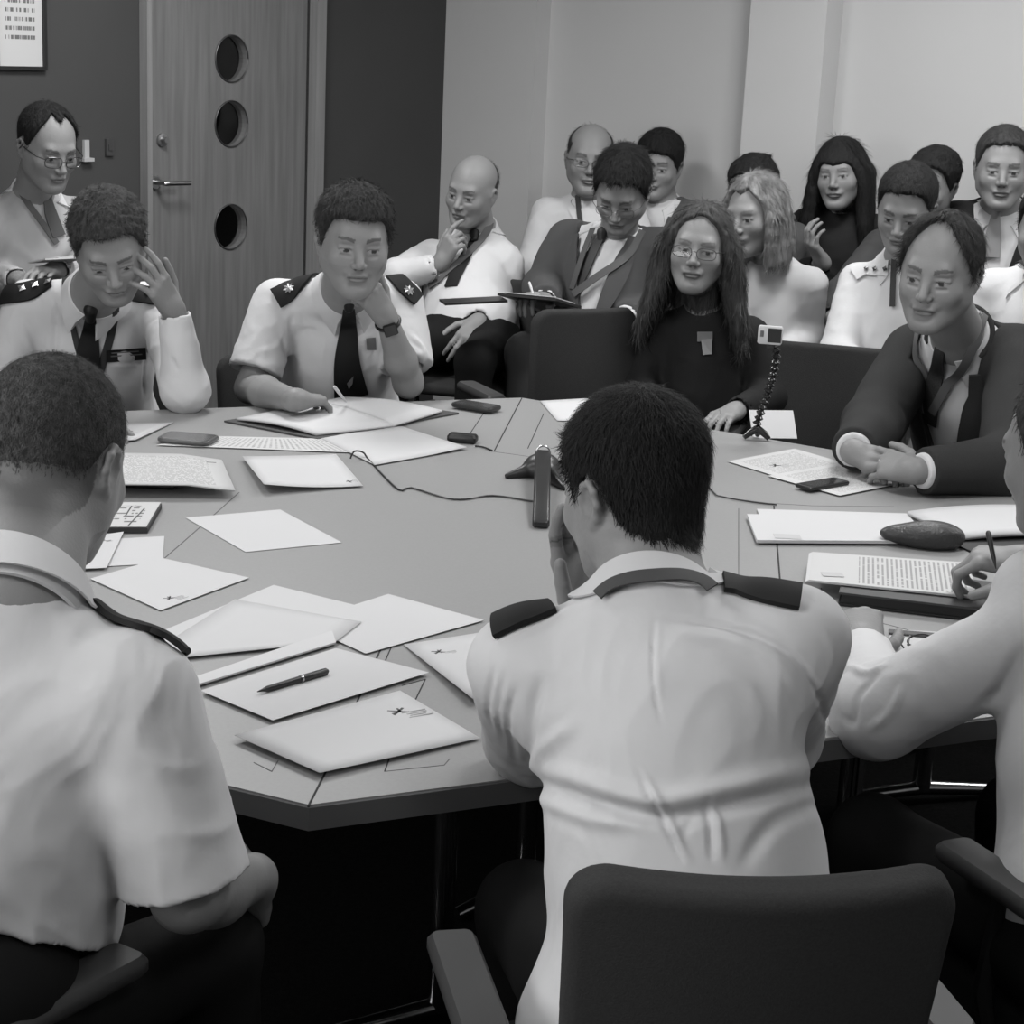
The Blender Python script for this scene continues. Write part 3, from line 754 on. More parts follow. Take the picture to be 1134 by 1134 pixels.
# ---------------------------------------------------------------- the room
TD = V3(.588, .809, 0); TD /= np.linalg.norm(TD); TL = V3(TD[1], -TD[0], 0)     # along the door wall, along the light wall
CORNER = V3(-.324, 8.336, 0); ROOM = [CORNER, CORNER + TL * 8, CORNER + TL * 8 - TD * 9.6, CORNER - TD * 9.6]
M_DARK = mat('dark_grey_wall_paint', .072, .8, var=.05, vscale=2, spec=.2)
M_LIGHT = mat('pale_wall_paint', .60, .85, var=.02, vscale=1.5, spec=.2)
M_CEIL = mat('ceiling_tile', .6, .9, var=.04)
M_CARPET = mat('dark_carpet', .010, .95, var=.3, vscale=90, bump=.3, bscale=300, spec=.05)
M_DOOR = mat('oak_veneer', .205, .5, var=.16, vscale=5, stretch=(9, 9, .5), spec=.3)
M_TRIM = mat('oak_frame', .27, .5, var=.12, vscale=5, stretch=(9, 9, .5))
def wall(name, a, b, m, th=.12, h=CEIL, inward=None):
    d = unit(b - a); n = V3(-d[1], d[0], 0)
    if n @ (inward - (a + b) / 2) > 0: n = -n
    return MB().prism([a[:2], b[:2], (b + n * th)[:2], (a + n * th)[:2]], 0, h).build(name, m, kind='structure')
INS = V3(0, 3, 0)
def along(u, P0, t):
    "distance along the wall line P0 + s t that is seen in image column u"
    r = CAM_R @ np.array([u - 567, 150 - 567, FPX]); a = r[0] / r[1]; return (a * P0[1] - P0[0]) / (t[0] - a * t[1])
MB().prism([p[:2] for p in ROOM], -.1, 0).build('floor', M_CARPET, kind='structure')
MB().prism([p[:2] for p in ROOM], CEIL, CEIL + .1).build('ceiling', M_CEIL, kind='structure')
wall('wall_back', ROOM[0], ROOM[1], M_LIGHT, inward=INS); wall('wall_right', ROOM[1], ROOM[2], M_LIGHT, inward=INS)
# wall behind the camera, with its window opening; door wall with the door opening
s0, s1 = along(155, CORNER, TD), along(341, CORNER, TD); DH = 2.10
D0 = CORNER + TD * s0; D1 = CORNER + TD * s1
wall('wall_left', ROOM[3], D0, M_DARK, inward=INS); wall('wall_left', D1, CORNER + TD * .12, M_DARK, inward=INS)
NW = TL  # into the room from the door wall
q = [D0[:2], D1[:2], (D1 - TL * .12)[:2], (D0 - TL * .12)[:2]]
MB().prism(q, DH, CEIL).build('wall_left', M_DARK, kind='structure')
wa, wb = ROOM[3], ROOM[2]; wd = unit(wb - wa); w0, w1 = wa + wd * 2.6, wa + wd * 5.8
for a, b, z0, z1 in ((wa, w0, 0, CEIL), (w1, wb, 0, CEIL), (w0, w1, 0, 1.0), (w0, w1, 2.4, CEIL)):
    MB().prism([a[:2], b[:2], (b - TD * .12)[:2], (a - TD * .12)[:2]], z0, z1).build('wall_front', M_LIGHT, kind='structure')
wm = (w0 + w1) / 2; RW = np.column_stack([wd, TD, V3(0, 0, 1)])
fr = MB()
for x in (-1.58, 0, 1.58): fr.box(wm + wd * x - TD * .06 + V3(0, 0, 1.7), (.05, .06, 1.4), RW)
for z in (1.025, 2.375): fr.box(wm - TD * .06 + V3(0, 0, z), (3.2, .06, .05), RW)
fr.build('window_1', mat('white_frame', .7, .4), kind='structure')
MB().box(wm - TD * .07 + V3(0, 0, 1.7), (3.1, .006, 1.3), RW).build('window_pane', glass_mat('window_glass', .08, .95), bpy.data.objects['window_1'])
# pilasters on the light wall
def pilaster(name, u0, u1, p):
    P0 = CORNER - TD * p; a = P0 + TL * max(along(u0, P0, TL), 0); b = P0 + TL * along(u1, P0, TL)
    MB().prism([a[:2], b[:2], (b + TD * p)[:2], (a + TD * p)[:2]], 0, CEIL).build(name, M_LIGHT, kind='structure')
pilaster('trim_1', 400, 588, .10); pilaster('trim_2', 821, 904, .13)
# door with three portholes, set in its frame
RD = np.column_stack([TD, -TL, V3(0, 0, 1)])      # x along the wall, y into the wall
def dpt(s, y, z): return CORNER + TD * s - TL * y + V3(0, 0, z)
def wall_px(u, v, y=0):
    P0 = CORNER - TL * y; s = along(u, P0, TD); r = CAM_R @ np.array([u - 567, v - 567, FPX])
    # exact intersection with the vertical wall plane
    n = TL; t = ((P0 - V3(0, 0, CAM_H)) @ n) / (r @ n); p = r * t + V3(0, 0, CAM_H); return (p - CORNER) @ TD, p[2]
f_ = MB()
fw = .055
f_.box(dpt(s0 + .012, .02, DH / 2), (.024, .12, DH), RD); f_.box(dpt(s1 + fw * .5, .02, DH / 2), (fw, .12, DH), RD)
f_.box(dpt((s0 + s1) / 2, .02, DH + fw / 2), (s1 - s0 + 2 * fw, .12, fw), RD)
f_.build('trim_3', M_TRIM, kind='structure')
ports = [wall_px(u, v, .02) for u, v in ((255, 65), (255, 137), (253, 251))] 
sp = float(np.mean([p[0] for p in ports])); zp = [p[1] for p in ports]; PR = .085
dm = bpy.data.meshes.new('door_1')
def door_leaf():
    "a slab with real round holes"
    bmv = []; F = []
    a0, a1 = s0 + .03, s1 - .005; N_ = 32
    zs = sorted(zp)
    bands = [.01] + [(zs[i] + zs[i + 1]) / 2 for i in range(2)] + [DH - .01]
    for i, zc in enumerate(zs):
        zl, zh = bands[i], bands[i + 1]
        if i == 0:
            pass
        for yy in (.0, .045):
            n0 = len(bmv); sq = []
            for k in range(N_):
                a = 2 * math.pi * k / N_ + math.pi / N_; c, s_ = math.cos(a), math.sin(a)
                bmv.append(dpt(sp + PR * c, .01 + yy, zc + PR * s_))
                # outer rectangle point in the same direction
                tx = ((a1 - sp) if c > 0 else (a0 - sp)) / c; tz = ((zh - zc) if s_ > 0 else (zl - zc)) / s_; t = min(tx, tz)
                sq.append(dpt(sp + t * c, .01 + yy, zc + t * s_))
            bmv.extend(sq)
            for k in range(N_): F.append((n0 + k, n0 + (k + 1) % N_, n0 + N_ + (k + 1) % N_, n0 + N_ + k))
        for k in range(N_):
            b0 = len(bmv) - 4 * N_; F.append((b0 + k, b0 + (k + 1) % N_, b0 + 2 * N_ + (k + 1) % N_, b0 + 2 * N_ + k))
        # corner fillers of the rectangle
        for yy in (.0, .045):
            pass
    return bmv, F
# the leaf is built from strips beside and between the holes, so that its corners are square
lf = MB(); a0, a1 = s0 + .03, s1 - .002; y0, y1 = .012, .056
def slab(sa, sb, za, zb): lf.box(dpt((sa + sb) / 2, (y0 + y1) / 2, (za + zb) / 2), (sb - sa, y1 - y0, zb - za), RD)
slab(a0, sp - PR, .01, DH - .01); slab(sp + PR, a1, .01, DH - .01); zs = sorted(zp)
zcur = .01
for zc in zs:
    slab(sp - PR, sp + PR, zcur, zc - PR); zcur = zc + PR
    for sx in (-1, 1):
        for sz in (-1, 1):
            P = []
            for yy in (y0, y1):
                P.append(dpt(sp + sx * PR, yy, zc + sz * PR))
                for k in range(9):
                    a = math.pi / 2 * k / 8; P.append(dpt(sp + sx * PR * math.cos(a), yy, zc + sz * PR * math.sin(a)))
            F = [tuple(range(10)), tuple(range(10, 20))] + [(k, k + 1, k + 11, k + 10) for k in range(1, 9)]
            lf.add(P, F)
slab(sp - PR, sp + PR, zcur, DH - .01)
door = lf.build('door_1', M_DOOR, kind='structure')
for zc in zs:
    r = MB(); g = MB(); ring = []
    for k in range(33):
        a = 2 * math.pi * k / 32; ring.append((math.cos(a), math.sin(a)))
    for rad, rr, yy in ((PR + .002, .003, .010),):
        r.tube([dpt(sp + rad * c, yy, zc + rad * s_) for c, s_ in ring], rr, 8, cap=False)
    r.build('porthole_rim', mat('porthole_metal', .22, .3, metal=1), door, smooth=True)
    g.add([dpt(sp + PR * .99 * c, .036, zc + PR * .99 * s_) for c, s_ in ring[:-1]], [tuple(range(32))]); g.build('porthole_glass', glass_mat('porthole_pane', .05, .75), door)
hs, hz = wall_px(182, 203, -.04)
h_ = MB(); h_.tube([dpt(hs, .012, hz), dpt(hs, -.05, hz), dpt(hs + .008, -.055, hz), dpt(hs + .115, -.055, hz - .002)], .009, 10); h_.lathe(dpt(hs, .012, hz), [(.024, 0), (.024, .008)], 20, np.column_stack([TD, V3(0, 0, 1), TL]))
h_.build('door_handle', METAL, door, smooth=True)
hs2, hz2 = wall_px(181, 155, 0)
MB().lathe(dpt(hs2, .012, hz2), [(.024, 0), (.024, .010), (.012, .012), (.010, .03)], 20, np.column_stack([TD, V3(0, 0, 1), TL])).build('thumb_turn', METAL, door, smooth=True)
# corridor seen through the portholes: a dark space behind
cb = [D0 - TL * .12, D1 - TL * .12, D1 - TL * 1.6, D0 - TL * 1.6]
M_COR = mat('corridor_paint', .03, .9)
MB().prism([(D0 - TL * 1.6 - TD * .6)[:2], (D1 - TL * 1.6 + TD * .6)[:2], (D1 - TL * 1.7 + TD * .6)[:2], (D0 - TL * 1.7 - TD * .6)[:2]], 0, CEIL).build('wall_corridor', M_COR, kind='structure')
MB().prism([(p + o).tolist()[:2] for p, o in ((D0 - TL * .12, -TD * .6), (D1 - TL * .12, TD * .6), (D1 - TL * 1.7, TD * .6), (D0 - TL * 1.7, -TD * .6))], CEIL, CEIL + .1).build('ceiling_corridor_light_block', M_COR, kind='structure')  # unseen lid, added to keep world light out of the portholes
for p, o in ((D0, -TD), (D1, TD)):  # unseen side walls, added with the lid to shut out world light
    MB().prism([(p - TL * .12 + o * .6).tolist()[:2], (p - TL * .12 + o * .7).tolist()[:2], (p - TL * 1.7 + o * .7).tolist()[:2], (p - TL * 1.7 + o * .6).tolist()[:2]], 0, CEIL).build('wall_corridor', M_COR, kind='structure')
# skirting
for nm, a, b, n in (('baseboard_left', ROOM[3], D0 - TD * .03, TL), ('baseboard_left', D1 + TD * .06, CORNER, TL), ('baseboard_back', CORNER + TL * .9, ROOM[1], -TD)):
    MB().prism([a[:2], b[:2], (b + n * .015)[:2], (a + n * .015)[:2]], 0, .10).build(nm, mat('skirting_grey', .10, .5), kind='structure')
# ceiling lamps (square diffuser panels)
M_LAMP = bpy.data.materials.new('lamp_diffuser'); M_LAMP.use_nodes = True
_b = M_LAMP.node_tree.nodes['Principled BSDF']; _b.inputs['Emission Color'].default_value = (1, 1, 1, 1); _b.inputs['Emission Strength'].default_value = 2.5
for (x, y, p) in LAMPS:
    e = empty('ceiling_light', (x, y, CEIL), label='square recessed ceiling light panel with a white frame', cat='ceiling light', group='recessed ceiling light panels')
    fr = MB()
    for dx, dy, sx, sy in ((-.32, 0, .04, .68), (.32, 0, .04, .68), (0, -.32, .6, .04), (0, .32, .6, .04)): fr.box((x + dx, y + dy, CEIL - .012), (sx, sy, .024))
    fr.build('lamp_frame', mat('white_frame', .7, .4), e); MB().box((x, y, CEIL - .008), (.6, .6, .012)).build('diffuser', M_LAMP, e)
# framed notice
def wall_thing(u0, v0, u1, v1, y):
    a = wall_px(u0, v0, y); b = wall_px(u1, v1, y); return a[0], b[0], b[1], a[1]
M_NOTICE = lined_mat('printed_notice', .62, .16, 21, .17, .84, .12, 1.0, .55, 26)
nt_ = empty('framed_notice', dpt(wall_px(24, 40)[0], 0, wall_px(24, 75)[1]), label='white printed notice with small text in a thin black frame on dark wall', cat='notice')
a, _ = wall_px(-2, 40, -.012); b, _ = wall_px(48, 40, -.012); zb = wall_px(25, 73.5, -.012)[1]; zt = zb + .62
m = MB()
for sa, sb, za, zb_ in ((a - .012, b + .012, zb - .012, zb), (a - .012, b + .012, zt, zt + .012), (a - .012, a, zb, zt), (b, b + .012, zb, zt)):
    m.box(dpt((sa + sb) / 2, -.009, (za + zb_) / 2), (sb - sa, .018, zb_ - za), RD)
m.build('frame', BLKPL, nt_)
me = bpy.data.meshes.new('sheet'); me.from_pydata([dpt(a, -.006, zb), dpt(b, -.006, zb), dpt(b, -.006, zt), dpt(a, -.006, zt)], [], [(0, 1, 2, 3)])
uvl = me.uv_layers.new(); 
for i, q in enumerate(((0, 0), (1, 0), (1, 1), (0, 1))): uvl.data[i].uv = q
link('printed_sheet', me, nt_, M_NOTICE)
# letters on the notice (the readable rows near its foot), as real raised print
def text_obj(body, name, M4, size, m, parent, **k):
    cu = bpy.data.curves.new(name, 'FONT'); cu.body = body; cu.size = size; cu.align_x = 'CENTER'; cu.align_y = 'CENTER'; cu.extrude = .0002; cu.resolution_u = 2
    tmp = bpy.data.objects.new('t', cu); COL.objects.link(tmp); bpy.context.view_layer.update()
    me = bpy.data.meshes.new_from_object(tmp.evaluated_get(bpy.context.evaluated_depsgraph_get())); bpy.data.objects.remove(tmp)
    me.transform(M4); return prop(link(name, me, parent, m), **k)
def m4(o, R): return Matrix([[*R[0], o[0]], [*R[1], o[1]], [*R[2], o[2]], [0, 0, 0, 1]])
# wall switch and socket plate
for u, v, wd_, hh in ((94, 166, .03, .055), (120, 163, .03, .06)):
    s_, z_ = wall_px(u, v); e = MB()
    if u == 94: e.box(dpt(s_, -.006, z_), (.022, .012, .07), RD).box(dpt(s_, -.012, z_ - .033), (.045, .024, .012), RD); e = e.build('wall_hook', mat('plate_white', .5, .4)); prop(e, 'small pale metal wall fitting beside the head of the seated man at far left', 'wall fitting')
    else: e.box(dpt(s_, -.005, z_), (.035, .010, .06), RD).box(dpt(s_, -.011, z_), (.016, .004, .022), RD); e = e.build('light_switch', mat('plate_dark', .06, .4)); prop(e, 'dark square switch plate on the wall left of the door', 'light switch')

# ---------------------------------------------------------------- the table
TZ = .73
M_TOP = mat('table_laminate', .30, .42, var=.03, vscale=160, spec=.45)
M_EDGE = mat('table_edge_band', .105, .5, spec=.3)
M_SEAM = mat('seam_shadow_gap', .02, .8)
A_ = Z(341.6, 892.3, TZ)[:2]
poly = [A_, A_ + V3(.912, .412) * 1.62, V3(1.72, 3.25), V3(1.62, 4.0), V3(1.214, 4.292), V3(.813, 4.62), V3(.013, 5.13), V3(-1.01, 4.70), V3(-1.68, 4.35), V3(-1.78, 3.35), A_ + V3(-.912, .412) * 1.1]
table = empty('meeting_table', (0, 3.6, 0), label='large pale grey polygonal meeting table strewn with papers', cat='table')
def inset(p, d):
    n = len(p); out = []
    for i in range(n):
        a, b, c = p[i - 1], p[i], p[(i + 1) % n]; e1 = unit(b - a); e2 = unit(c - b); n1 = V3(-e1[1], e1[0]); n2 = V3(-e2[1], e2[0]); m_ = unit(n1 + n2); out.append(b + m_ * d / (m_ @ n1))
    return out
ip = inset(poly, .003)
m = MB(); n = len(poly); P = [(*p, TZ) for p in ip] + [(*p, TZ - .012) for p in ip]
m.add(P, [tuple(range(n)), tuple(range(n, 2 * n))[::-1]] + [(i, n + i, n + (i + 1) % n, (i + 1) % n) for i in range(n)]); m.build('table_top', M_TOP, table)
m = MB(); P = [(*p, TZ - .0015) for p in ip] + [(*p, TZ - .0035) for p in poly] + [(*p, TZ - .036) for p in poly] + [(*p, TZ - .036) for p in inset(poly, .05)]
F = [(k * n + i, (k + 1) * n + i, (k + 1) * n + (i + 1) % n, k * n + (i + 1) % n) for k in range(3) for i in range(n)] + [tuple(range(3 * n, 4 * n))]
m.add(P, F); m.build('table_edge', M_EDGE, table)
def seam(pts, w_=.0022, m_=M_SEAM):
    b = MB()
    for p, q_ in zip(pts[:-1], pts[1:]):
        d = unit(q_ - p); s_ = V3(-d[1], d[0], 0) * w_ / 2; b.add([p - s_, q_ - s_, q_ + s_, p + s_] + [x - V3(0, 0, .002) for x in (p - s_, q_ - s_, q_ + s_, p + s_)], [(0, 1, 2, 3), (4, 7, 6, 5), (0, 4, 5, 1), (1, 5, 6, 2), (2, 6, 7, 3), (3, 7, 4, 0)])
    b.build('joint_line', m_, table)
zt = TZ + .0005
M_HAIR = mat('fine_cut_line', .11, .7)
seam([Z(341.6, 892.3, zt), Z(360.5, 855, zt), Z(430, 700, zt)], .003)
seam([Z(578, 440.5, zt), Z(547, 500, zt)], .003)
seam([Z(518.5, 483, zt), Z(536, 457, zt)], .002); seam([Z(584.5, 496.5, zt), Z(602, 458, zt)], .002)
seam([Z(818, 563, zt), Z(818, 640, zt)], .0018, M_HAIR); seam([Z(857, 560, zt), Z(864, 645, zt), Z(872, 700, zt)], .0035)
seam([Z(909.5, 651, zt), Z(909.5, 663, zt)], .002, M_HAIR)
seam([Z(265, 545, zt), Z(228, 578, zt), Z(180, 620, zt)], .0022, M_HAIR)
seam([Z(426, 854, zt), Z(431, 840, zt)], .002); seam([Z(426, 854, zt), Z(492, 847, zt), Z(498, 840, zt)], .0012, M_HAIR)
seam([Z(281, 844, zt), Z(301, 854, zt), Z(308, 842, zt)], .0014, M_HAIR)
seam([Z(427, 731, zt), Z(433, 717, zt)], .002); seam([Z(460, 775, zt), Z(471, 752, zt), Z(445, 759, zt)], .002)
# inner disc outline
arc = [(547, 500), (600, 507), (700, 520), (784, 545), (858, 558), (960, 562), (1060, 560)]
seam([Z(*p, zt) for p in [(820, 553), (850, 557), (900, 560), (990, 561)]], .0014, M_HAIR)
seam([Z(*p, zt) for p in [(547, 500), (590, 506), (620, 512)]], .0012, M_HAIR)
seam([Z(*p, zt) for p in [(885, 667), (930, 679), (985, 692), (1042, 707)]], .0016, M_HAIR)
CHR = mat('chrome_leg', .45, .2, metal=1)
for (x, y, dx, dy) in ((-.09, 2.98, .5, .25), (-.47, 2.75, -.5, .3), (.06, 3.5, .3, .3), (.62, 3.05, .4, .2), (1.0, 3.3, .4, .2), (-.9, 3.9, -.4, .2), (.3, 4.4, .2, .4), (1.0, 4.1, .4, .1)):
    b = MB(); b.tube([(x, y, .03), (x, y, TZ - .036)], .022, 16); b.lathe((x, y, TZ - .045), [(.05, 0), (.05, .009)], 20)
    for s_ in (1, -1): b.tube([(x, y, .035), (x + s_ * dx * .45, y + s_ * dy * .45, .02)], [.018, .014], 10)
    b.build('leg', CHR, table, smooth=True)
# ---------------------------------------------------------------- papers and things on the table
def uvquad_mesh(name, C, z0, th, m, parent=None, nu=8, nv=6, bend=None, **k):
    "a sheet through four table points C (corner order: u0v0, u1v0, u1v1, u0v1), with thickness and an optional lift bend(u, v)"
    C = [np.asarray(c, float) for c in C]; V = []; UV = []
    for L in (1, 0):
        for j in range(nv + 1):
            for i in range(nu + 1):
                u, v = i / nu, j / nv; p = C[0] * (1 - u) * (1 - v) + C[1] * u * (1 - v) + C[2] * u * v + C[3] * (1 - u) * v
                p = p.copy(); p[2] = z0 + (th if L else 0) + (bend(u, v) if bend else 0); V.append(p); UV.append((u, v))
    W_ = nu + 1; o_ = W_ * (nv + 1); F = []
    for j in range(nv):
        for i in range(nu):
            a = j * W_ + i; F.append((a, a + 1, a + W_ + 1, a + W_)); F.append((o_ + a, o_ + a + W_, o_ + a + W_ + 1, o_ + a + 1))
    for i in range(nu):
        F.append((i, o_ + i, o_ + i + 1, i + 1)); a = nv * W_ + i; F.append((a, a + 1, o_ + a + 1, o_ + a))
    for j in range(nv):
        a = j * W_; F.append((a, a + W_, o_ + a + W_, o_ + a)); a = j * W_ + nu; F.append((a, o_ + a, o_ + a + W_, a + W_))
    nrm = np.cross(C[1] - C[0], C[3] - C[0])
    if nrm[2] < 0: F = [q[::-1] for q in F]
    me = bpy.data.meshes.new(name); me.from_pydata([tuple(v) for v in V], [], F); me.update(); uvl = me.uv_layers.new()
    for l in me.loops: uvl.data[l.index].uv = UV[l.vertex_index]
    return prop(link(name, me, parent, m, bend is not None), **k)
M_TEXT = lined_mat('printed_page', .58, .34, 34, .10, .90, .08, .92, .6, 60)
M_TEXT2 = lined_mat('closely_printed_page', .58, .33, 34, .30, .97, .06, .94, .9, 14, True)
M_TABLEPG = lined_mat('page_with_boxes', .58, .2, 9, .12, .88, .15, .85, .5, 9)
M_MARK = mat('dark_print', .08, .7); M_MARK2 = mat('grey_print', .36, .7)
zlev = [TZ + .001]
def nextz(n=.0009): zlev[0] += n; return zlev[0]
def paper(px, label, m=PAPER, th=.0006, z=None, bend=None, group=None, cat='paper', name='paper_sheet', logo=None, text=None):
    z = nextz() if z is None else z; C = [Z(u, v, z) for u, v in px]
    o = uvquad_mesh(name, C, z, th, m, None, bend=bend, label=label, cat=cat, group=group)
    if logo:  # a small cross-like emblem with rows of small print at (u, v) along the sheet
        (u, v, su, rot) = logo; c = C[0] * (1 - u) * (1 - v) + C[1] * u * (1 - v) + C[2] * u * v + C[3] * (1 - u) * v; c[2] = z + th + (bend(u, v) if bend else 0) + .0002
        e1 = unit(C[1] - C[0]); e2 = unit(V3(-e1[1], e1[0], 0)); r = math.radians(rot); a1 = e1 * math.cos(r) + e2 * math.sin(r); a2 = -e1 * math.sin(r) + e2 * math.cos(r)
        b = MB(); R = np.column_stack([a1, a2, V3(0, 0, 1)])
        for (x, y, sx, sy, an) in ((0, 0, 1.0, .12, 38), (0, .02, .95, .10, -35), (.1, .12, .5, .10, 80), (-.2, -.1, .4, .1, 10), (.25, -.2, .35, .08, -10)):
            q = math.radians(an); Rr = R @ np.array([[math.cos(q), -math.sin(q), 0], [math.sin(q), math.cos(q), 0], [0, 0, 1]])
            b.box(c + R @ V3(x * su, y * su, 0), (sx * su, sy * su, .0003), Rr)
        b.build('printed_emblem', M_MARK, o)
        b = MB()
        for i in range(4): b.box(c + R @ V3((.62 + .05 * (i % 2)) * su, (-.25 - i * .2) * su, 0), ((1.2 - .2 * (i % 3)) * su, .07 * su, .0003), R)
        b.build('printed_lines', M_MARK2, o)
    return o
# far left of the table
paper([(60, 470), (192, 468), (150, 489), (40, 495)], 'white sheet lying under the grey phone, behind the stapled report', bend=lambda u, v: .004 * u * v, logo=(.75, .5, .03, 0))
paper([(173, 493), (225, 483), (366, 486), (408, 502)], 'long white sheet under the grey phone, running towards the open notebook', M_TEXT)
paper([(340, 478), (445, 474), (517, 497), (415, 515)], 'white sheet beside the small black microphone box, its right corner rounded by curling', bend=lambda u, v: .010 * max(0, u - .6))
paper([(268, 508), (372, 503), (402, 538), (292, 546)], 'white sheet with lifted left edge and small emblem at its right corner', bend=lambda u, v: .014 * (1 - u) ** 2 * (.4 + v), logo=(.9, .86, .02, 60))
e_ = empty('stapled_report', Z(190, 520, TZ), label='stapled printed report lying on a black case beside the shaven-headed man', cat='report')
C = [Z(u, v, TZ + .032) for u, v in ((60, 500), (243, 503), (258, 537), (55, 535))]
for k in range(4):
    uvquad_mesh('page', [c + V3(.002 * k, -.001 * k, 0) for c in C], TZ + .029 + k * .0009, .0006, M_TEXT, e_, bend=(lambda u, v, k=k: -.012 * max(0, u - .75) / .25))
MB().box(Z(234, 512, TZ + .030) + V3(0, 0, .0), (.022, .0018, .001)).build('staple', M_MARK, e_)
b = MB(); q = [Z(60, 541, TZ + .001), Z(172, 541, TZ + .001)]; b.box((q[0] + q[1]) / 2 + V3(0, .09, .013), (.30, .16, .025), None, .006)
prop(b.build('black_case', BLKPL), 'black flat case under the stapled report at left', 'case')
e_ = empty('booklet', Z(130, 572, TZ), label='small booklet with printed boxes lying open below the stapled report', cat='booklet')
C = [Z(u, v, TZ + .014) for u, v in ((85, 556), (178, 556), (162, 583), (60, 583))]
uvquad_mesh('page', C, TZ + .013, .0008, M_TABLEPG, e_); uvquad_mesh('cover', [c + V3(.003, -.003, 0) for c in C], TZ + .001, .011, mat('booklet_cover', .03, .6), e_)
b = MB()
for p, q in (((146, 560), (139, 571)), ((139, 571), (148, 572)), ((160, 563), (142, 582)), ((150, 560), (156, 561))):
    a_, c_ = Z(*p, TZ + .0142), Z(*q, TZ + .0142); d = unit(c_ - a_); s_ = V3(-d[1], d[0], 0) * .0016; b.add([a_ - s_, c_ - s_, c_ + s_, a_ + s_], [(0, 1, 2, 3)])
b.build('printed_lines', M_MARK, e_)
paper([(60, 600), (137, 589), (118, 629), (40, 632)], 'narrow white sheet against the cheek of the shaven-headed man', logo=(.75, .2, .012, 0))
paper([(125, 597), (182, 594), (180, 624), (105, 628)], 'small white sheet just above the sheet with a faint emblem', z=TZ + .0012)
paper([(100, 641), (179, 618), (276, 640), (178, 676)], 'white sheet with a faint emblem, left of the large blank ones', z=TZ + .0025, logo=(.22, .85, .022, 0))
paper([(205.6, 573.5), (310.2, 564.5), (378.5, 601), (272, 611.5)], 'blank white sheet lying alone in the middle of the table', z=TZ + .001)
# front stack
zlev[0] = TZ + .001
paper([(165, 705), (303, 648), (400, 672), (205, 722)], 'blank white sheet at the back left of the front pile of sheets')
paper([(330, 690), (430, 658), (536, 687), (405, 724)], 'blank white sheet fanned to the right of the front pile')
paper([(150, 735), (260, 665), (400, 690), (372, 712)], 'blank white sheet on the front pile above the folded one', bend=lambda u, v: .002)
uv = [(205, 762), (372, 711), (380, 716), (222, 770)]
paper([(190, 760), (368, 700), (372, 713), (205, 764)], 'folded edge of a pale leaflet between the two front sheets', m=mat('pale_card', .6, .6), th=.003)
paper([(222, 765), (372, 718), (475, 745), (302, 798)], 'blank white sheet with a black pen lying on it', z=None)
paper([(447, 714), (600, 690), (640, 745), (523, 782)], 'white sheet with emblem beside the sleeve of the dark-haired man', z=TZ + .002, bend=lambda u, v: .012 * (1 - u) * v, logo=(.15, .22, .024, 0))
paper([(259.5, 814.3), (443, 761.5), (532, 814), (354, 856)], 'front white sheet with a bold cross-like emblem at the table edge', z=TZ + .009, bend=lambda u, v: -.005 * u, logo=(.83, .32, .034, -12))
# behind the dark-haired man
zlev[0] = TZ + .001
paper([(598, 444), (650, 445), (700, 470), (617, 466)], 'white sheet behind the head of the dark-haired man at the far corner', bend=lambda u, v: .01 * u)
# right of the table
paper([(806, 511), (880, 497), (960, 520), (880, 534)], 'printed leaflet lying left of the hands of the suited man', M_TEXT, logo=(.3, .4, .03, 0))
paper([(850, 527), (960, 508), (1000, 535), (930, 549)], 'printed leaflet under the dark phone of the suited man', M_TEXT, logo=(.2, .6, .03, 0))
e_ = empty('document_stack', Z(930, 585, TZ), label='stack of white sheets with faint emblem behind the glasses case', cat='paper')
for k in range(5):
    C = [Z(u, v, TZ + .002) for u, v in ((838, 565), (1004, 570), (1032, 601), (848, 588))] if k < 2 else [Z(u, v, TZ + .004) for u, v in ((827, 573), (996, 575), (1020, 603), (838, 602))]
    uvquad_mesh('page', C, TZ + .001 + .0022 * k, .0018, PAPER, e_)
b = MB(); b.box(Z(872, 594, TZ + .0125), (.055, .035, .0004)); b.build('printed_emblem', mat('faint_print', .5, .7), e_)
e_ = empty('open_book', Z(1090, 590, TZ), label='open white notebook with dark cover under the writing hand at right', cat='notebook')
uvquad_mesh('cover', [Z(u, v, TZ + .001) for u, v in ((1040, 597), (1170, 575), (1210, 600), (1075, 612))], TZ + .001, .004, mat('notebook_cover', .02, .5), e_)
uvquad_mesh('page_block', [Z(u, v, TZ + .012) for u, v in ((1005, 567), (1130, 560), (1175, 592), (1062, 596))], TZ + .006, .008, PAPER, e_, bend=lambda u, v: .006 * math.sin(u * 3.1))
# printed report on the dark notebook
e_ = empty('dark_notebook', Z(1010, 660, TZ), label='thick dark notebook under the printed report at right', cat='notebook')
C0, C1 = Z(935, 671, TZ), Z(1062, 686, TZ); dr = unit(C1 - C0); pr = V3(-dr[1], dr[0], 0); R = np.column_stack([dr, pr, V3(0, 0, 1)])
cc = (C0 + C1) / 2 + pr * .09 + dr * .05
MB().box(cc + V3(0, 0, .004), (.33, .19, .004), R).build('back_cover', mat('notebook_dark', .015, .5), e_)
MB().box(cc + V3(0, 0, .014), (.32, .185, .016), R).build('page_block', mat('notebook_pages_edge', .02, .8), e_); MB().box(cc + V3(0, 0, .0245), (.33, .19, .004), R).build('front_cover', mat('notebook_grey', .05, .5), e_)
e_ = empty('printed_report', Z(980, 635, TZ), label='closely printed report page resting on the dark notebook at right', cat='report')
for k in range(4):
    uvquad_mesh('page', [Z(u, v, TZ + .032) + V3(.002 * k, 0, 0) for u, v in ((896, 611), (1070, 623), (1078, 661), (892, 642))], TZ + .0285 + .001 * k, .0007, M_TEXT2 if k == 3 else PAPER, e_)
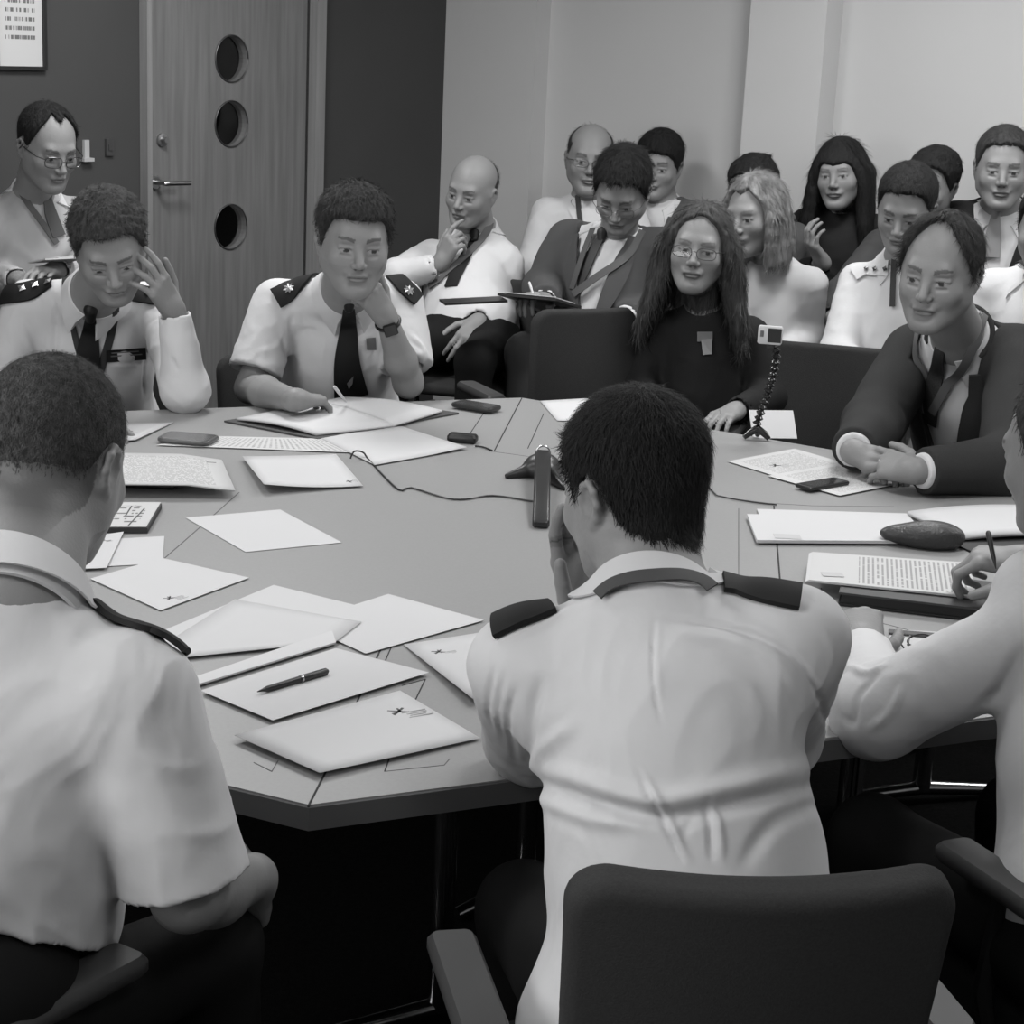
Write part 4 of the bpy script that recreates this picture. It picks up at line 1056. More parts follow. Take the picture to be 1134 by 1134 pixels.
MB().box(Z(922, 636, TZ + .0333), (.04, .028, .0004)).build('printed_emblem', mat('faint_print', .5, .7), e_)
paper([(985, 697), (1040, 700), (1075, 730), (985, 738)], 'white sheet under the spectacles at right', z=TZ + .001)
MB().box(Z(1013, 702, TZ + .004), (.09, .022, .004), np.column_stack([unit(V3(.95, -.12, 0)), unit(V3(.12, .95, 0)), V3(0, 0, 1)]), .002).build('eyeglass_pouch', mat('pouch_grey', .10, .7), label='flat grey strip lying on the sheet behind the spectacles', cat='bookmark')
# glasses case: a soft leather clam shell
S = Sdf(); c = (Z(975, 605, TZ) + Z(1067, 611, TZ)) / 2 + V3(0, .02, .024); a = unit(Z(1067, 611, TZ) - Z(975, 605, TZ)); R = np.column_stack([a, V3(-a[1], a[0], 0), V3(0, 0, 1)])
S.el(c, R, (.085, .034, .024), k=.01); S.el(c + a * .03, R, (.05, .036, .025), k=.03); S.fn(lambda p: TZ + .001 - p[..., 2], c, .2); S.rc(c - a * .07 + V3(0, -.03, .004), c + a * .07 + V3(0, -.033, .004), .0012, k=.002, op='s')
lo, hi = S.bounds(); v, f = mesh_sdf(S, lo, hi, .0025); o = mesh_np('glasses_case', v, f, None, mat('dark_leather', .035, .38, bump=.25, bscale=160)); prop(o, 'dark leather glasses case with rounded ends lying between the reports at right', 'glasses case')
# folded spectacles
def table_spectacles():
    e = empty('spectacles', Z(1010, 718, TZ), label='thin black spectacles folded on the sheet beside the rolled cuff', cat='glasses'); z = TZ + .02
    b = MB(); pts = [Z(u, v, zz) for u, v, zz in ((1010, 712, z), (1002, 704, z + .005), (1001, 712, z), (1006, 722, z - .005), (1013, 722, z - .006))]
    cx = Z(1018, 709, z); w1 = Z(1004, 732, TZ + .01)
    for c, rx, ry, nm in ((cx, .020, .010, 'rim'), (w1, .014, .010, 'rim')):
        MB().tube([c + V3(rx * math.cos(k * math.pi / 12), .6 * ry * math.sin(k * math.pi / 12), ry * .9 * math.sin(k * math.pi / 12 + .4)) for k in range(25)], .0014, 6, cap=False).build('rim', BLKPL, e, smooth=True)
    MB().tube([cx + V3(-.018, 0, -.003), Z(1006, 716, z), Z(1001, 727, TZ + .012)], .0016, 6).build('bridge', BLKPL, e, smooth=True)
    MB().tube([Z(1004, 722, TZ + .012), Z(997, 712, TZ + .02), Z(1001, 706, TZ + .024)], .0014, 6).build('temple', BLKPL, e, smooth=True)
    MB().tube([Z(1012, 722, TZ + .008), Z(1005, 714, TZ + .018), Z(1008, 704, TZ + .022)], .0014, 6).build('temple', BLKPL, e, smooth=True)
table_spectacles()
# phones
def phone(px, label, th, dark, rnd=.012):
    C = [Z(u, v, TZ + th) for u, v in px]; e = empty('phone', np.mean(C, 0) * V3(1, 1, 0) + V3(0, 0, TZ)); prop(e, label, 'phone')
    c = np.mean(C, 0); a = unit((C[1] - C[0]) + (C[2] - C[3])); Lx = (np.linalg.norm(C[1] - C[0]) + np.linalg.norm(C[2] - C[3])) / 2; Ly = (np.linalg.norm(C[3] - C[0]) + np.linalg.norm(C[2] - C[1])) / 2
    a[2] = 0; a = unit(a); R = np.column_stack([a, V3(-a[1], a[0], 0), V3(0, 0, 1)]); c[2] = TZ + .0055 + th / 2
    MB().box(c, (Lx, Ly, th), R, rnd).build('case', mat('phone_body_%g' % dark, dark, .35), e, smooth=True)
    MB().box(c + V3(0, 0, th / 2 + .0003), (Lx * .84, Ly * .88, .0006), R, rnd * .5).build('screen', mat('phone_screen_%g' % dark, dark * .9 + .01, .12), e); return e
phone([(177, 486), (191, 477), (241, 486), (225, 494)], 'grey phone with rounded ends lying on the sheets at left', .010, .10, .02)
phone([(503, 447), (517, 443), (552, 452), (538, 456)], 'dark phone lying at the far table edge right of the open notebook', .012, .03)
phone([(881, 538), (925, 530), (940, 536), (896, 543)], 'black phone lying on the leaflet before the hands of the suited man', .008, .02, .006)
# open notebook of the writing officer
e_ = empty('open_notebook', Z(375, 465, TZ), label='large open notebook under the hand of the writing officer', cat='notebook')
uvquad_mesh('cover', [Z(u, v, TZ + .002) for u, v in ((248, 467), (400, 443), (508, 458), (352, 487))], TZ + .001, .004, mat('grey_cover', .06, .6), e_)
def pg(u, v): return .014 * (math.sin(min(u, 1) * 2.6) ** .8 if u > 0 else 0) * 1.0
uvquad_mesh('left_pages', [Z(u, v, TZ + .012) for u, v in ((262, 463), (352, 446), (436, 471), (350, 480))], TZ + .006, .006, PAPER, e_, bend=lambda u, v: .008 * v * (1 - v) * 4 + .002 * u)
uvquad_mesh('right_pages', [Z(u, v, TZ + .012) for u, v in ((352, 446), (380, 440), (490, 455), (436, 471))], TZ + .006, .006, PAPER, e_, bend=lambda u, v: .010 * math.sin(3.14 * v) + .002)
# black pen on the sheet
def pen(p, q, label, m, r=.0045, bands=True):
    e = empty('pen', p); prop(e, label, 'pen'); d = unit(q - p); L = np.linalg.norm(q - p)
    MB().tube([p, p + d * .008, p + d * .02, p + d * L * .62], [.0008, .002, r * .9, r], 12).build('barrel', m, e, smooth=True)
    MB().tube([p + d * L * .62, q - d * .004, q], [r * 1.1, r * 1.1, r * .6], 12).build('cap', m, e, smooth=True)
    if bands: MB().tube([p + d * L * .60, p + d * L * .63], r * 1.16, 12).build('ring', METAL, e, smooth=True)
    return e
zp_ = zlev[0] + .008
pen(Z(285, 766, zp_), Z(363, 743, zp_), 'black ballpoint pen lying on a blank sheet of the front pile', BLKPL, .0052)
# conference microphone unit: a cone-cornered base with an upright handset block
e_ = empty('conference_microphone', Z(590, 545, TZ), label='black conference microphone with spread base and upright stem in the middle of the table', cat='microphone')
S = Sdf(); c0 = Z(600, 527, TZ) + V3(0, 0, .012)
tip = Z(562, 527, TZ + .006); S.rc(c0 + V3(0, 0, .006), tip, .026, .007, k=.02); S.rc(c0 + V3(0, 0, .006), Z(625, 540, TZ + .006), .026, .008, k=.02); S.rc(c0, Z(640, 515, TZ + .006), .026, .010, k=.02)
S.el(c0 + V3(0, 0, .012), np.eye(3), (.04, .035, .026), k=.02); S.fn(lambda p: TZ - p[..., 2], c0, .3)
lo, hi = S.bounds(.01); v, f = mesh_sdf(S, lo, hi, .003); mesh_np('base', v, f, e_, BLKPL)
t0_, t1_ = Z(599, 581, TZ + .010), W(600, 517, c0[1] + .01); t1_ = c0 + V3(.0, -.01, .045)
d = unit(t1_ - t0_); x = V3(1, 0, 0); nn = unit(np.cross(x, d)); R = np.column_stack([x, nn, d])
MB().box((t0_ + t1_) / 2, (.036, .018, np.linalg.norm(t1_ - t0_)), R, .006).build('stem', BLKPL, e_, smooth=True)
MB().tube([t1_ + V3(.015 * math.cos(k * math.pi / 10), -.012, .006 + .013 * math.sin(k * math.pi / 10)) for k in range(11)], .002, 8).build('chrome_arc', METAL, e_, smooth=True)
MB().box(t0_ + d * .018 + nn * -.010 + V3(-.008, 0, 0), (.003, .002, .02), R).build('indicator', mat('pale_plastic', .6, .4), e_)
# small microphone box and cables
q = Z(512, 491, TZ); b = MB(); b.box(q + V3(0, .012, .011), (.075, .036, .022), np.column_stack([unit(V3(.97, -.2, 0)), unit(V3(.2, .97, 0)), V3(0, 0, 1)]), .008)
prop(b.build('microphone_box', BLKPL, smooth=True), 'small black box with a cable beside the curled white sheet at far centre', 'microphone')
def cable(px, label, r=.0022, z=.003):
    P = catmull([Z(u, v, TZ + z + (h[0] if h else 0)) for u, v, *h in px], .015); prop(MB().tube(P, r, 6).build('cable', BLKPL, smooth=True), label, 'cable')
cable([(388, 508, .004), (392, 500, .02), (402, 501, .012), (410, 511), (441, 542), (455, 540), (503, 553), (545, 549), (590, 555)], 'thin black cable running from the left sheets to the conference microphone')
cable([(526, 494), (535, 495), (545, 499)], 'short black cable leaving the small microphone box')
cable([(770, 520), (790, 545), (800, 550), (833, 556), (860, 559)], 'thin black cable running right from behind the head of the dark-haired man', .0018)
# action camera on a bendy tripod
e_ = empty('camera_tripod', Z(838, 481, TZ), label='small boxy camera on a bendy segmented stalk standing at the far right edge', cat='camera')
b0 = Z(838, 487, TZ); Yc = b0[1]
stalk = [W(838, 470, Yc), W(843, 455, Yc), W(850, 435, Yc), W(855, 420, Yc), W(858, 405, Yc), W(860, 392, Yc), W(858, 384, Yc)]
b = MB(); P = catmull(stalk, .004); n = len(P); b.tube(P, [.009 + .0035 * math.sin(i * 1.6) for i in range(n)], 12); b.build('stalk', mat('glossy_black_plastic', .02, .18), e_, smooth=True)
for dx, dy in ((-.035, -.01), (.03, -.012), (.005, .03)):
    MB().tube([b0 + V3(0, 0, .03), b0 + V3(dx * .6, dy * .6, .018), b0 + V3(dx, dy, .006)], [.010, .009, .006], 10).build('foot', mat('glossy_black_plastic', .02, .18), e_, smooth=True)
cb_ = W(853, 371, Yc); R = frame(12, 0, 0)
MB().box(cb_, (.062, .024, .046), R, .004).build('camera_body', mat('silver_plastic', .55, .4), e_, smooth=True)
MB().box(cb_ + R @ V3(.012, -.0125, .001), (.034, .003, .036), R, .002).build('rear_screen', BLKPL, e_)
MB().box(cb_ + R @ V3(-.020, -.0125, .004), (.009, .003, .016), R, .001).build('front_plate', mat('mid_grey_plastic', .12, .4), e_)
MB().box(cb_ + V3(.004, 0, -.029), (.02, .012, .014), R, .003).build('mount', BLKPL, e_)
# ---------------------------------------------------------------- chairs
M_FAB = mat('charcoal_upholstery', .044, .95, bump=.2, bscale=500, spec=.1, var=.1, vscale=300)
M_PAD = mat('armrest_plastic', .050, .55); M_FRAME = mat('chair_black_frame', .012, .5)
def rounded_panel(W1, W0, Hh, th, curve, lip=.0, n=18, r=.05):
    "upholstered panel: width W0 at the foot, W1 at the top, bowed, with rounded corners and soft edges (x across, y thickness, z up)"
    S = Sdf(); 
    def f(p):
        z = p[..., 2]; x = p[..., 0]; w_ = W0 + (W1 - W0) * np.clip(z / Hh, 0, 1); y = p[..., 1] - curve * ((x / (W1 / 2)) ** 2) * 1.0 - lip * np.clip((z / Hh - .75) / .25, 0, 1) ** 2
        qx = np.abs(x) - (w_ / 2 - r); qz = np.abs(z - Hh / 2) - (Hh / 2 - r); d2 = np.sqrt(np.maximum(qx, 0) ** 2 + np.maximum(qz, 0) ** 2) + np.minimum(np.maximum(qx, qz), 0) - r
        e = .014; dy = np.abs(y) - (th / 2 - e); dd = np.sqrt(np.maximum(d2 + e, 0) ** 2 + np.maximum(dy, 0) ** 2) + np.minimum(np.maximum(d2 + e, dy), 0) - e; return dd * .85
    S.fn(f, (0, 0, Hh / 2), max(W1, Hh) * .8, op='u'); return S
def place_panel(name, S, R, o, m, parent, lo, hi, res=.006):
    v, f = mesh_sdf(S, lo, hi, res); v = v @ R.T + o; return mesh_np(name, v, f, parent, m)
def office_chair(label, x, y, yaw, group=None, seat=.46, back_h=.50, back_w=.44, top_w=.46, tilt=8, arms=True, armz=.63, cat='chair', res=.007, back_z=None, arm_gap=.27, pad_yaw=None):
    e = empty('armchair', (x, y, 0)); prop(e, label, cat, group); F = frame(yaw); o = V3(x, y, 0)
    R = F
    S = rounded_panel(.47, .47, .46, .07, 0, r=.07); Rs = np.column_stack([F[:, 0], -F[:, 2], F[:, 1]])
    place_panel('seat', S, Rs, o + F @ V3(0, -.22, seat - .035), M_FAB, e, V3(-.27, -.08, -.03), V3(.27, .08, .5), .012)
    t = math.radians(tilt); Rb = F @ np.array([[1, 0, 0], [0, math.cos(t), -math.sin(t)], [0, math.sin(t), math.cos(t)]])
    S = rounded_panel(top_w, back_w, back_h, .05, .035, -.0, r=.05)
    bz = back_z or seat - .04
    place_panel('backrest', S, Rb, o + F @ V3(0, -.24, bz), M_FAB, e, V3(-.3, -.08, -.03), V3(.3, .12, back_h + .03), res)
    MB().tube([o + F @ V3(0, -.10, seat - .08), o + F @ V3(0, -.30, seat - .07), o + F @ V3(0, -.33, seat + .15)], .018, 10).build('back_support', M_FRAME, e, smooth=True)
    if arms:
        for sx in (-1, 1):
            a = MB().box(o + F @ V3(sx * arm_gap, -.02, armz), (.062, .25, .028), F if pad_yaw is None else frame(pad_yaw), .012).build('armrest', M_PAD, e, smooth=True)
            MB().tube([o + F @ V3(sx * arm_gap, -.02, armz - .01), o + F @ V3(sx * arm_gap, .0, seat + .02), o + F @ V3(sx * (arm_gap - .02), 0, seat - .07), o + F @ V3(sx * .1, 0, seat - .08)], .015, 8).build('armrest_support', M_FRAME, a, smooth=True)
    MB().tube([o + V3(0, 0, .08), o + V3(0, 0, seat - .07)], .028, 14).build('column', M_FRAME, e, smooth=True)
    for k in range(5):
        a = yaw + k * 72 + 20; d = V3(math.sin(math.radians(a)), math.cos(math.radians(a)), 0)
        l = MB().tube([o + V3(0, 0, .09), o + d * .30 + V3(0, 0, .065)], [.024, .014], 8).build('base_leg', M_FRAME, e, smooth=True)
        MB().lathe(o + d * .30 + V3(0, 0, .0) + V3(0, 0, .027), [(.026, -.012), (.027, 0), (.026, .012)], 14, np.column_stack([V3(0, 0, 1), np.cross(d, V3(0, 0, 1)) * -1, d])).build('castor', M_FRAME, l, smooth=True)
    return e
def sled_chair(label, x, y, yaw, group=None, seat=.45, arm=False, bw=.44, bh=.38, bz=.50, tilt=10):
    e = empty('stacking_chair', (x, y, 0)); prop(e, label, 'chair', group); F = frame(yaw); o = V3(x, y, 0)
    S = rounded_panel(.45, .45, .42, .04, 0, r=.05); Rs = np.column_stack([F[:, 0], -F[:, 2], F[:, 1]])
    place_panel('seat', S, Rs, o + F @ V3(0, -.20, seat - .03), M_FAB, e, V3(-.26, -.06, -.03), V3(.26, .06, .46), .014)
    t = math.radians(tilt); Rb = F @ np.array([[1, 0, 0], [0, math.cos(t), -math.sin(t)], [0, math.sin(t), math.cos(t)]])
    S = rounded_panel(bw, bw, bh, .035, .03, r=.05); place_panel('backrest', S, Rb, o + F @ V3(0, -.22, bz), M_FAB, e, V3(-.27, -.06, -.03), V3(.27, .1, bh + .03), .01)
    for sx in (-1, 1):
        MB().tube(catmull([o + F @ V3(sx * .23, -.27, bz + bh * .6), o + F @ V3(sx * .23, -.22, seat), o + F @ V3(sx * .23, -.24, .03), o + F @ V3(sx * .23, .18, .015), o + F @ V3(sx * .23, .22, .05), o + F @ V3(sx * .23, .18, seat - .05), o + F @ V3(sx * .23, -.20, seat - .05)], .05), .010, 8).build('frame_tube', CHR, e, smooth=True)
    return e
# ---------------------------------------------------------------- the people round the table
H_DARK = mat('dark_hair', .016, .75, bump=.5, bscale=320, spec=.25, stretch=(1, 1, .25))
H_GREY = mat('greying_hair', .065, .8, bump=.4, bscale=320, spec=.2, var=.45, vscale=120, stretch=(1, 1, .4))
H_MID = mat('brown_hair', .05, .8, bump=.4, bscale=320, spec=.2, var=.3, vscale=140, stretch=(1, 1, .4))
H_CROP = mat('cropped_hair', .085, .9, bump=.6, bscale=420, spec=.1, var=.35, vscale=90)
H_BLOND = mat('blonde_hair', .20, .7, bump=.4, bscale=260, spec=.3, var=.4, vscale=45, stretch=(1, 1, .2))
H_LONG = mat('long_brown_hair', .060, .65, bump=.5, bscale=260, spec=.3, var=.45, vscale=70, stretch=(1, 1, .15))
SUIT = mat('dark_grey_suit', .040, .9, bump=.1, bscale=500, spec=.1, var=.08, vscale=300)
GREYS = mat('grey_jacket', .085, .9, bump=.1, bscale=500, spec=.1)
WSH = mat('striped_white_cotton', .62, .85, bump=.1, bscale=40, spec=.15)
STILLP = (TZ + .03)
# --- dark-haired man with his back to the camera
P2 = person('dark-haired man from behind, in white shirt with black epaulettes, resting his cheek on his hand', W(700, 545, 2.30), -38, 14, 2, 1.0,
  neck=W(722, 668, 2.19), shL=W(578, 738, 2.17), shR=W(880, 708, 2.13), pelvis=V3(.262, 1.99, .56), elL=V3(.045, 2.40, .785), wrL=W(648, 688, 2.43),
  elR=W(855, 805, 2.40), wrR=V3(.30, 2.56, .775), hands={'L': dict(d=W(630, 596, 2.44) - W(648, 688, 2.43), n=V3(.6, -.5, .1), curls=[(12, 18, 12), (16, 22, 14), (22, 26, 16), (30, 30, 18)], spread=6)},
  sleeve='long', res=.0036, hres=.0024, bs=1.13, wr_amp=.0022, loose=.014, seed=1, seat_yaw=-12, belly=0, fat=.028)
folds(P2, [([(585, 848), (640, 862), (720, 885), (800, 872), (925, 842)], .014, .009), ([(585, 862), (660, 890), (740, 905), (830, 888), (920, 865)], .011, -.011),
  ([(588, 880), (650, 905), (720, 912)], .012, .006), ([(725, 688), (723, 730), (726, 770), (732, 800)], .0035, -.0035), ([(730, 690), (728, 735), (731, 780)], .005, .0015),
  ([(600, 690), (640, 672), (700, 660)], .012, .004), ([(728, 684), (780, 690), (830, 702), (875, 726), (905, 768), (922, 830)], .006, -.006), ([(745, 700), (812, 712), (865, 738), (895, 780)], .009, .003),
  ([(712, 852), (735, 895), (764, 955)], .0045, .005), ([(704, 852), (727, 895), (756, 955)], .004, -.005), ([(783, 885), (786, 920), (788, 955)], .004, -.005), ([(792, 885), (797, 920), (800, 955)], .006, .004), ([(770, 905), (755, 925)], .006, -.003),
  ([(548, 740), (540, 775), (545, 810)], .006, -.004), ([(560, 745), (552, 785), (558, 830)], .006, -.004), ([(572, 760), (562, 800), (572, 850)], .007, -.005), ([(600, 750), (588, 800), (585, 850)], .010, -.006),
  ([(820, 960), (860, 910), (920, 885)], .012, -.006), ([(640, 800), (600, 830), (590, 860)], .012, .005)])
collar(P2, WSH, back=.024)
hair_mesh('hair', P2.H, P2.neck, [(0, .080), (30, .076), (48, .066), (60, .035), (72, -.016), (84, -.012), (92, .030), (106, .020), (120, -.035), (150, -.075), (180, -.085)], t=.013, m=H_DARK, parent=P2.root, body=P2.B, res=.0026, tex=.0012, freq=300, strands=16000, sl=.016, sw=.0008, lift=.35, side=.35)
lanyard(P2, [(667, 666), (680, 655), (700, 648), (725, 645), (755, 645), (776, 651), (787, 659)], .019, mat('lanyard_mid', .055, .7), lift=.014)
epaulette(P2, [(548, 696), (575, 684), (612, 674)], .050); epaulette(P2, [(800, 648), (840, 656), (886, 664)], .044)
# --- shaven-headed man, near left
mL = V3(-.585, 2.11, 0)
P1 = person('shaven-headed heavy man seen from behind at left, in white shirt with black epaulette and lanyard', W(60, 512, 2.25), 16, 22, 0, 1.06,
  neck=W(14, 664, 2.08), shL=V3(-.76, 2.21, .99), shR=W(150, 772, 2.02), pelvis=V3(-.70, 1.93, .57), elL=V3(-.95, 2.36, .78), wrL=V3(-.83, 2.58, .78),
  elR=W(208, 990, 2.0), wrR=W(281, 972, 2.19), hands={'R': dict(d=V3(.02, .7, -.7), n=V3(-.9, 0, -.2), curls=[(40, 50, 30)] * 4)}, sleeve=('long', 'elbow'), res=.0045, hres=.0026, bs=1.12, fat=.03, belly=.05, wr_amp=.004, loose=.015, seed=4, seat_yaw=33, nr=.066, hem=.15, nape=.5)
folds(P1, [([(30, 840), (75, 880), (125, 905)], .007, -.006), ([(0, 730), (40, 790), (70, 850)], .008, -.006), ([(200, 860), (170, 890), (150, 935)], .006, -.006), ([(230, 900), (200, 950), (190, 990)], .006, -.006), ([(250, 940), (215, 975)], .006, .005), ([(140, 745), (150, 800), (146, 860)], .006, -.005), ([(120, 700), (170, 760), (195, 850)], .012, .006), ([(0, 895), (60, 942), (135, 962)], .013, .012), ([(0, 920), (70, 962), (145, 975)], .012, -.013), ([(75, 740), (100, 790), (122, 840), (127, 900), (118, 945)], .010, -.014), ([(90, 735), (120, 790), (140, 850)], .010, .006), ([(10, 690), (45, 710), (85, 760)], .012, -.005), ([(150, 790), (165, 740), (190, 720)], .009, -.005), ([(178, 800), (190, 850), (180, 900)], .008, .006),
  ([(138, 850), (133, 890), (125, 930)], .008, .007), ([(160, 960), (175, 930), (183, 880)], .008, -.010), ([(60, 700), (90, 760), (115, 830)], .012, -.006), ([(0, 780), (40, 840), (60, 870)], .014, .005),
  ([(150, 960), (200, 975), (240, 960)], .008, -.007), ([(225, 900), (200, 930), (160, 960)], .009, .006), ([(235, 860), (215, 960), (225, 1020)], .009, -.006)])
collar(P1, WSH, back=.030, r=.070)
hair_mesh('hair', P1.H, P1.neck, [(0, .082), (40, .08), (60, .05), (72, 0), (92, .02), (106, .01), (120, -.03), (150, -.06), (180, -.07)], t=.004, m=H_CROP, parent=P1.root, body=P1.B, res=.003, tex=.0005, freq=400, strands=14000, sl=.0045, emin=.012, sw=.0007, lift=.6, side=.5)
lanyard(P1, [(-30, 586), (20, 598), (55, 618), (92, 650)], .018, mat('lanyard_printed', .05, .7), lift=.015)
epaulette(P1, [(122, 650), (150, 668), (180, 692), (207, 722)], .046)
# --- man at the right edge
P3 = person('man cut by the right edge, in white long-sleeved shirt, holding a pen', W(1184, 505, 2.64), -38, 14, 0, 1.0,
  neck=V3(.89, 2.56, 1.055), shL=W(1143, 706, 2.52), shR=V3(1.08, 2.72, .99), pelvis=V3(.87, 2.34, .56), elL=W(972, 789, 2.62), wrL=W(957, 722, 2.92),
  elR=V3(1.24, 2.98, .80), wrR=W(1140, 622, 3.25), hands={'L': dict(d=V3(.02, .8, .35), n=V3(0, .4, -1), curls=[(55, 75, 40)] * 4, s=1.0), 'R': dict(d=V3(-.9, .12, .02), n=V3(0, .2, -1), curls=[(35, 55, 30), (45, 60, 35), (55, 65, 40), (60, 65, 40)], s=1.0)},
  sleeve='long', res=.005, hres=.003, bs=1.05, wr_amp=.002, loose=.018, seed=9, seat_yaw=-24, belly=.02)
folds(P3, [([(935, 735), (960, 745), (985, 735)], .008, .006), ([(1000, 760), (985, 790), (960, 810)], .008, .006), ([(1134, 715), (1110, 760), (1080, 790)], .012, -.010), ([(930, 790), (945, 800), (952, 770), (975, 745)], .007, -.006)])
collar(P3, WSH)
hair_mesh('hair', P3.H, P3.neck, 'receding', t=.009, m=H_MID, parent=P3.root, body=P3.B, res=.004)
q = W(1100, 612, 3.22); e_ = pen(W(1103, 630, 3.20), W(1094, 588, 3.24), 'black pen held upright in the fist of the man at the right edge', BLKPL, .0045, False)
# --- officer resting his brow on his hand
wl = W(193, 345, 4.72)
O1 = person('officer with curly greying hair looking down, fingers on his brow, black epaulettes', W(122, 275, 4.70), 163, 30, -9, 1.08,
  neck=W(105, 325, 4.90), shL=W(176, 338, 5.06), shR=W(30, 336, 5.0), pelvis=V3(-1.22, 5.22, .56), elL=Z(205, 432, TZ + .055), wrL=wl, elR=W(0, 440, 4.98), wrR=Z(95, 462, TZ + .035),
  hands={'L': dict(d=W(156, 283, 4.62) - wl, n=V3(-.4, .6, -.35), curls=[(10, 18, 12), (14, 22, 14), (20, 26, 16), (30, 30, 20)], thumb=[(.7, .6, .2), (.3, .95, .1), (.2, .95, .1)], spread=7)},
  sleeve='long', res=.006, hres=.0028, bs=1.05, wr_amp=.003, seed=11, stubble=.06, fat=.01, look=(0, -.003))
collar(O1, WSH, gap=12)
hair_mesh('hair', O1.H, O1.neck, 'short', t=.017, m=H_GREY, parent=O1.root, body=O1.B, res=.003, tex=.0040, freq=70, stretch=(1, 1, 1), strands=7000, sl=.014, jit=1.2, lift=.6)
tie(O1, [(101, 345), (100, 365), (97, 400), (95, 430)], (.022, .06, .085)); lanyard(O1, [(72, 300), (76, 335), (84, 375), (92, 405)], .016, LANYD); lanyard(O1, [(128, 335), (124, 365), (114, 400), (108, 420)], .022, LANYD)
ep = epaulette(O1, [(4, 326), (30, 323), (58, 313)], .062); 
for p in ((26, 322), (40, 319), (56, 316)): star(O1, p, .013, BADGE, parent=ep, lift=.016)
ep = epaulette(O1, [(136, 322), (158, 326), (178, 332)], .060); star(O1, (161, 326), .013, BADGE, parent=ep, lift=.016)
plate(O1, [(116, 387), (159, 384), (160, 397), (116, 400)], .003, 'name_badge', mat('badge_black', .018, .4), lift=.008, rows=[(.12, .82, .18, .28), (.1, .9, .45, .56), (.35, .7, .72, .8)], rm=mat('badge_print', .16, .5))
folds(O1, [([(60, 330), (62, 370), (58, 410)], .010, -.006), ([(115, 402), (160, 402)], .005, -.004), ([(162, 385), (158, 420), (160, 440)], .007, -.006), ([(190, 395), (197, 412)], .006, -.006), ([(20, 350), (40, 400)], .012, .005)])
# --- officer writing
wl = W(428, 352, 4.90)
O2 = person('officer in short-sleeved white shirt and black tie, writing, chin on his fist', W(392, 268, 4.78), 166, 8, 2, 1.12,
  neck=W(384, 320, 4.98), shL=W(443, 334, 5.16), shR=W(306, 336, 5.08), pelvis=V3(-.52, 5.30, .56), elL=W(452, 424, 5.02), wrL=wl, elR=W(277, 430, 4.97), wrR=Z(326, 443, TZ + .065),
  hands={'L': dict(d=W(408, 322, 4.84) - wl, n=V3(-.75, .5, .2), curls=[(60, 75, 45)] * 4), 'R': dict(d=Z(372, 441, TZ + .045) - Z(326, 443, TZ + .065), n=V3(.15, .1, -1), curls=[(22, 30, 15), (26, 34, 18), (32, 38, 20), (38, 42, 22)])},
  sleeve='short', res=.006, hres=.0026, bs=1.06, wr_amp=.003, seed=15, stubble=.07, fat=.015, look=(-.002, -.001))
collar(O2, WSH, gap=14, drop=.075)
hair_mesh('hair', O2.H, O2.neck, [(0, .066), (30, .064), (48, .058), (60, .035), (70, -.012), (84, -.012), (92, .028), (108, .018), (122, -.03), (150, -.055), (180, -.062)], t=.015, m=H_MID, parent=O2.root, body=O2.B, res=.003, tex=.0028, freq=110, strands=6000, sl=.018, jit=.7, lift=.5)
tie(O2, [(386, 333), (386, 360), (384, 400), (389, 440)], (.026, .062, .10))
for a, b, p in (([(305, 331), (325, 320), (348, 303)], .062, (321, 322)), ([(437, 308), (452, 322), (462, 333)], .055, (451, 324))):
    ep = epaulette(O2, a, b); star(O2, p, .017, BADGE, 'crest_badge', lift=.014, pts=8, parent=ep)
plate(O2, [(404, 374), (414, 373), (415, 387), (405, 387)], .002, 'small_badge', mat('badge_small_grey', .12, .4), lift=.008)
plate(O2, [(383, 422), (390, 414), (389, 422), (385, 428)], .002, 'tie_pin', BADGE, lift=.016)
folds(O2, [([(345, 320), (335, 370), (318, 410)], .010, -.006), ([(360, 345), (368, 390), (355, 430)], .010, .005), ([(310, 370), (318, 400), (312, 425)], .010, -.006), ([(455, 370), (470, 390), (462, 410)], .010, .006)])
wv = O2.arms[0]; a_, b_ = wv[2], wv[3]; d = unit(b_ - a_); pc = a_ + (b_ - a_) * .93
x_ = unit(np.cross(d, [0, 1, 0])); y_ = np.cross(d, x_)
wt = MB().tube([pc + .031 * (x_ * math.cos(t) + y_ * math.sin(t)) for t in np.linspace(0, 6.283, 25)], .006, 8, cap=False).build('wristwatch', BLKPL, O2.root, smooth=True)
fc = unit(V3(0, 0, CAM_H) - pc); fc = unit(fc - d * (fc @ d)); MB().box(pc + fc * .034, (.036, .038, .010), np.column_stack([np.cross(d, fc), d, fc]), .004).build('watch_face', mat('watch_glass', .015, .15), wt)
pen(Z(384, 446, TZ + .028), Z(370, 428, TZ + .09), 'thin pale pen in the hand of the writing officer', mat('pale_plastic', .5, .4), .004, False)
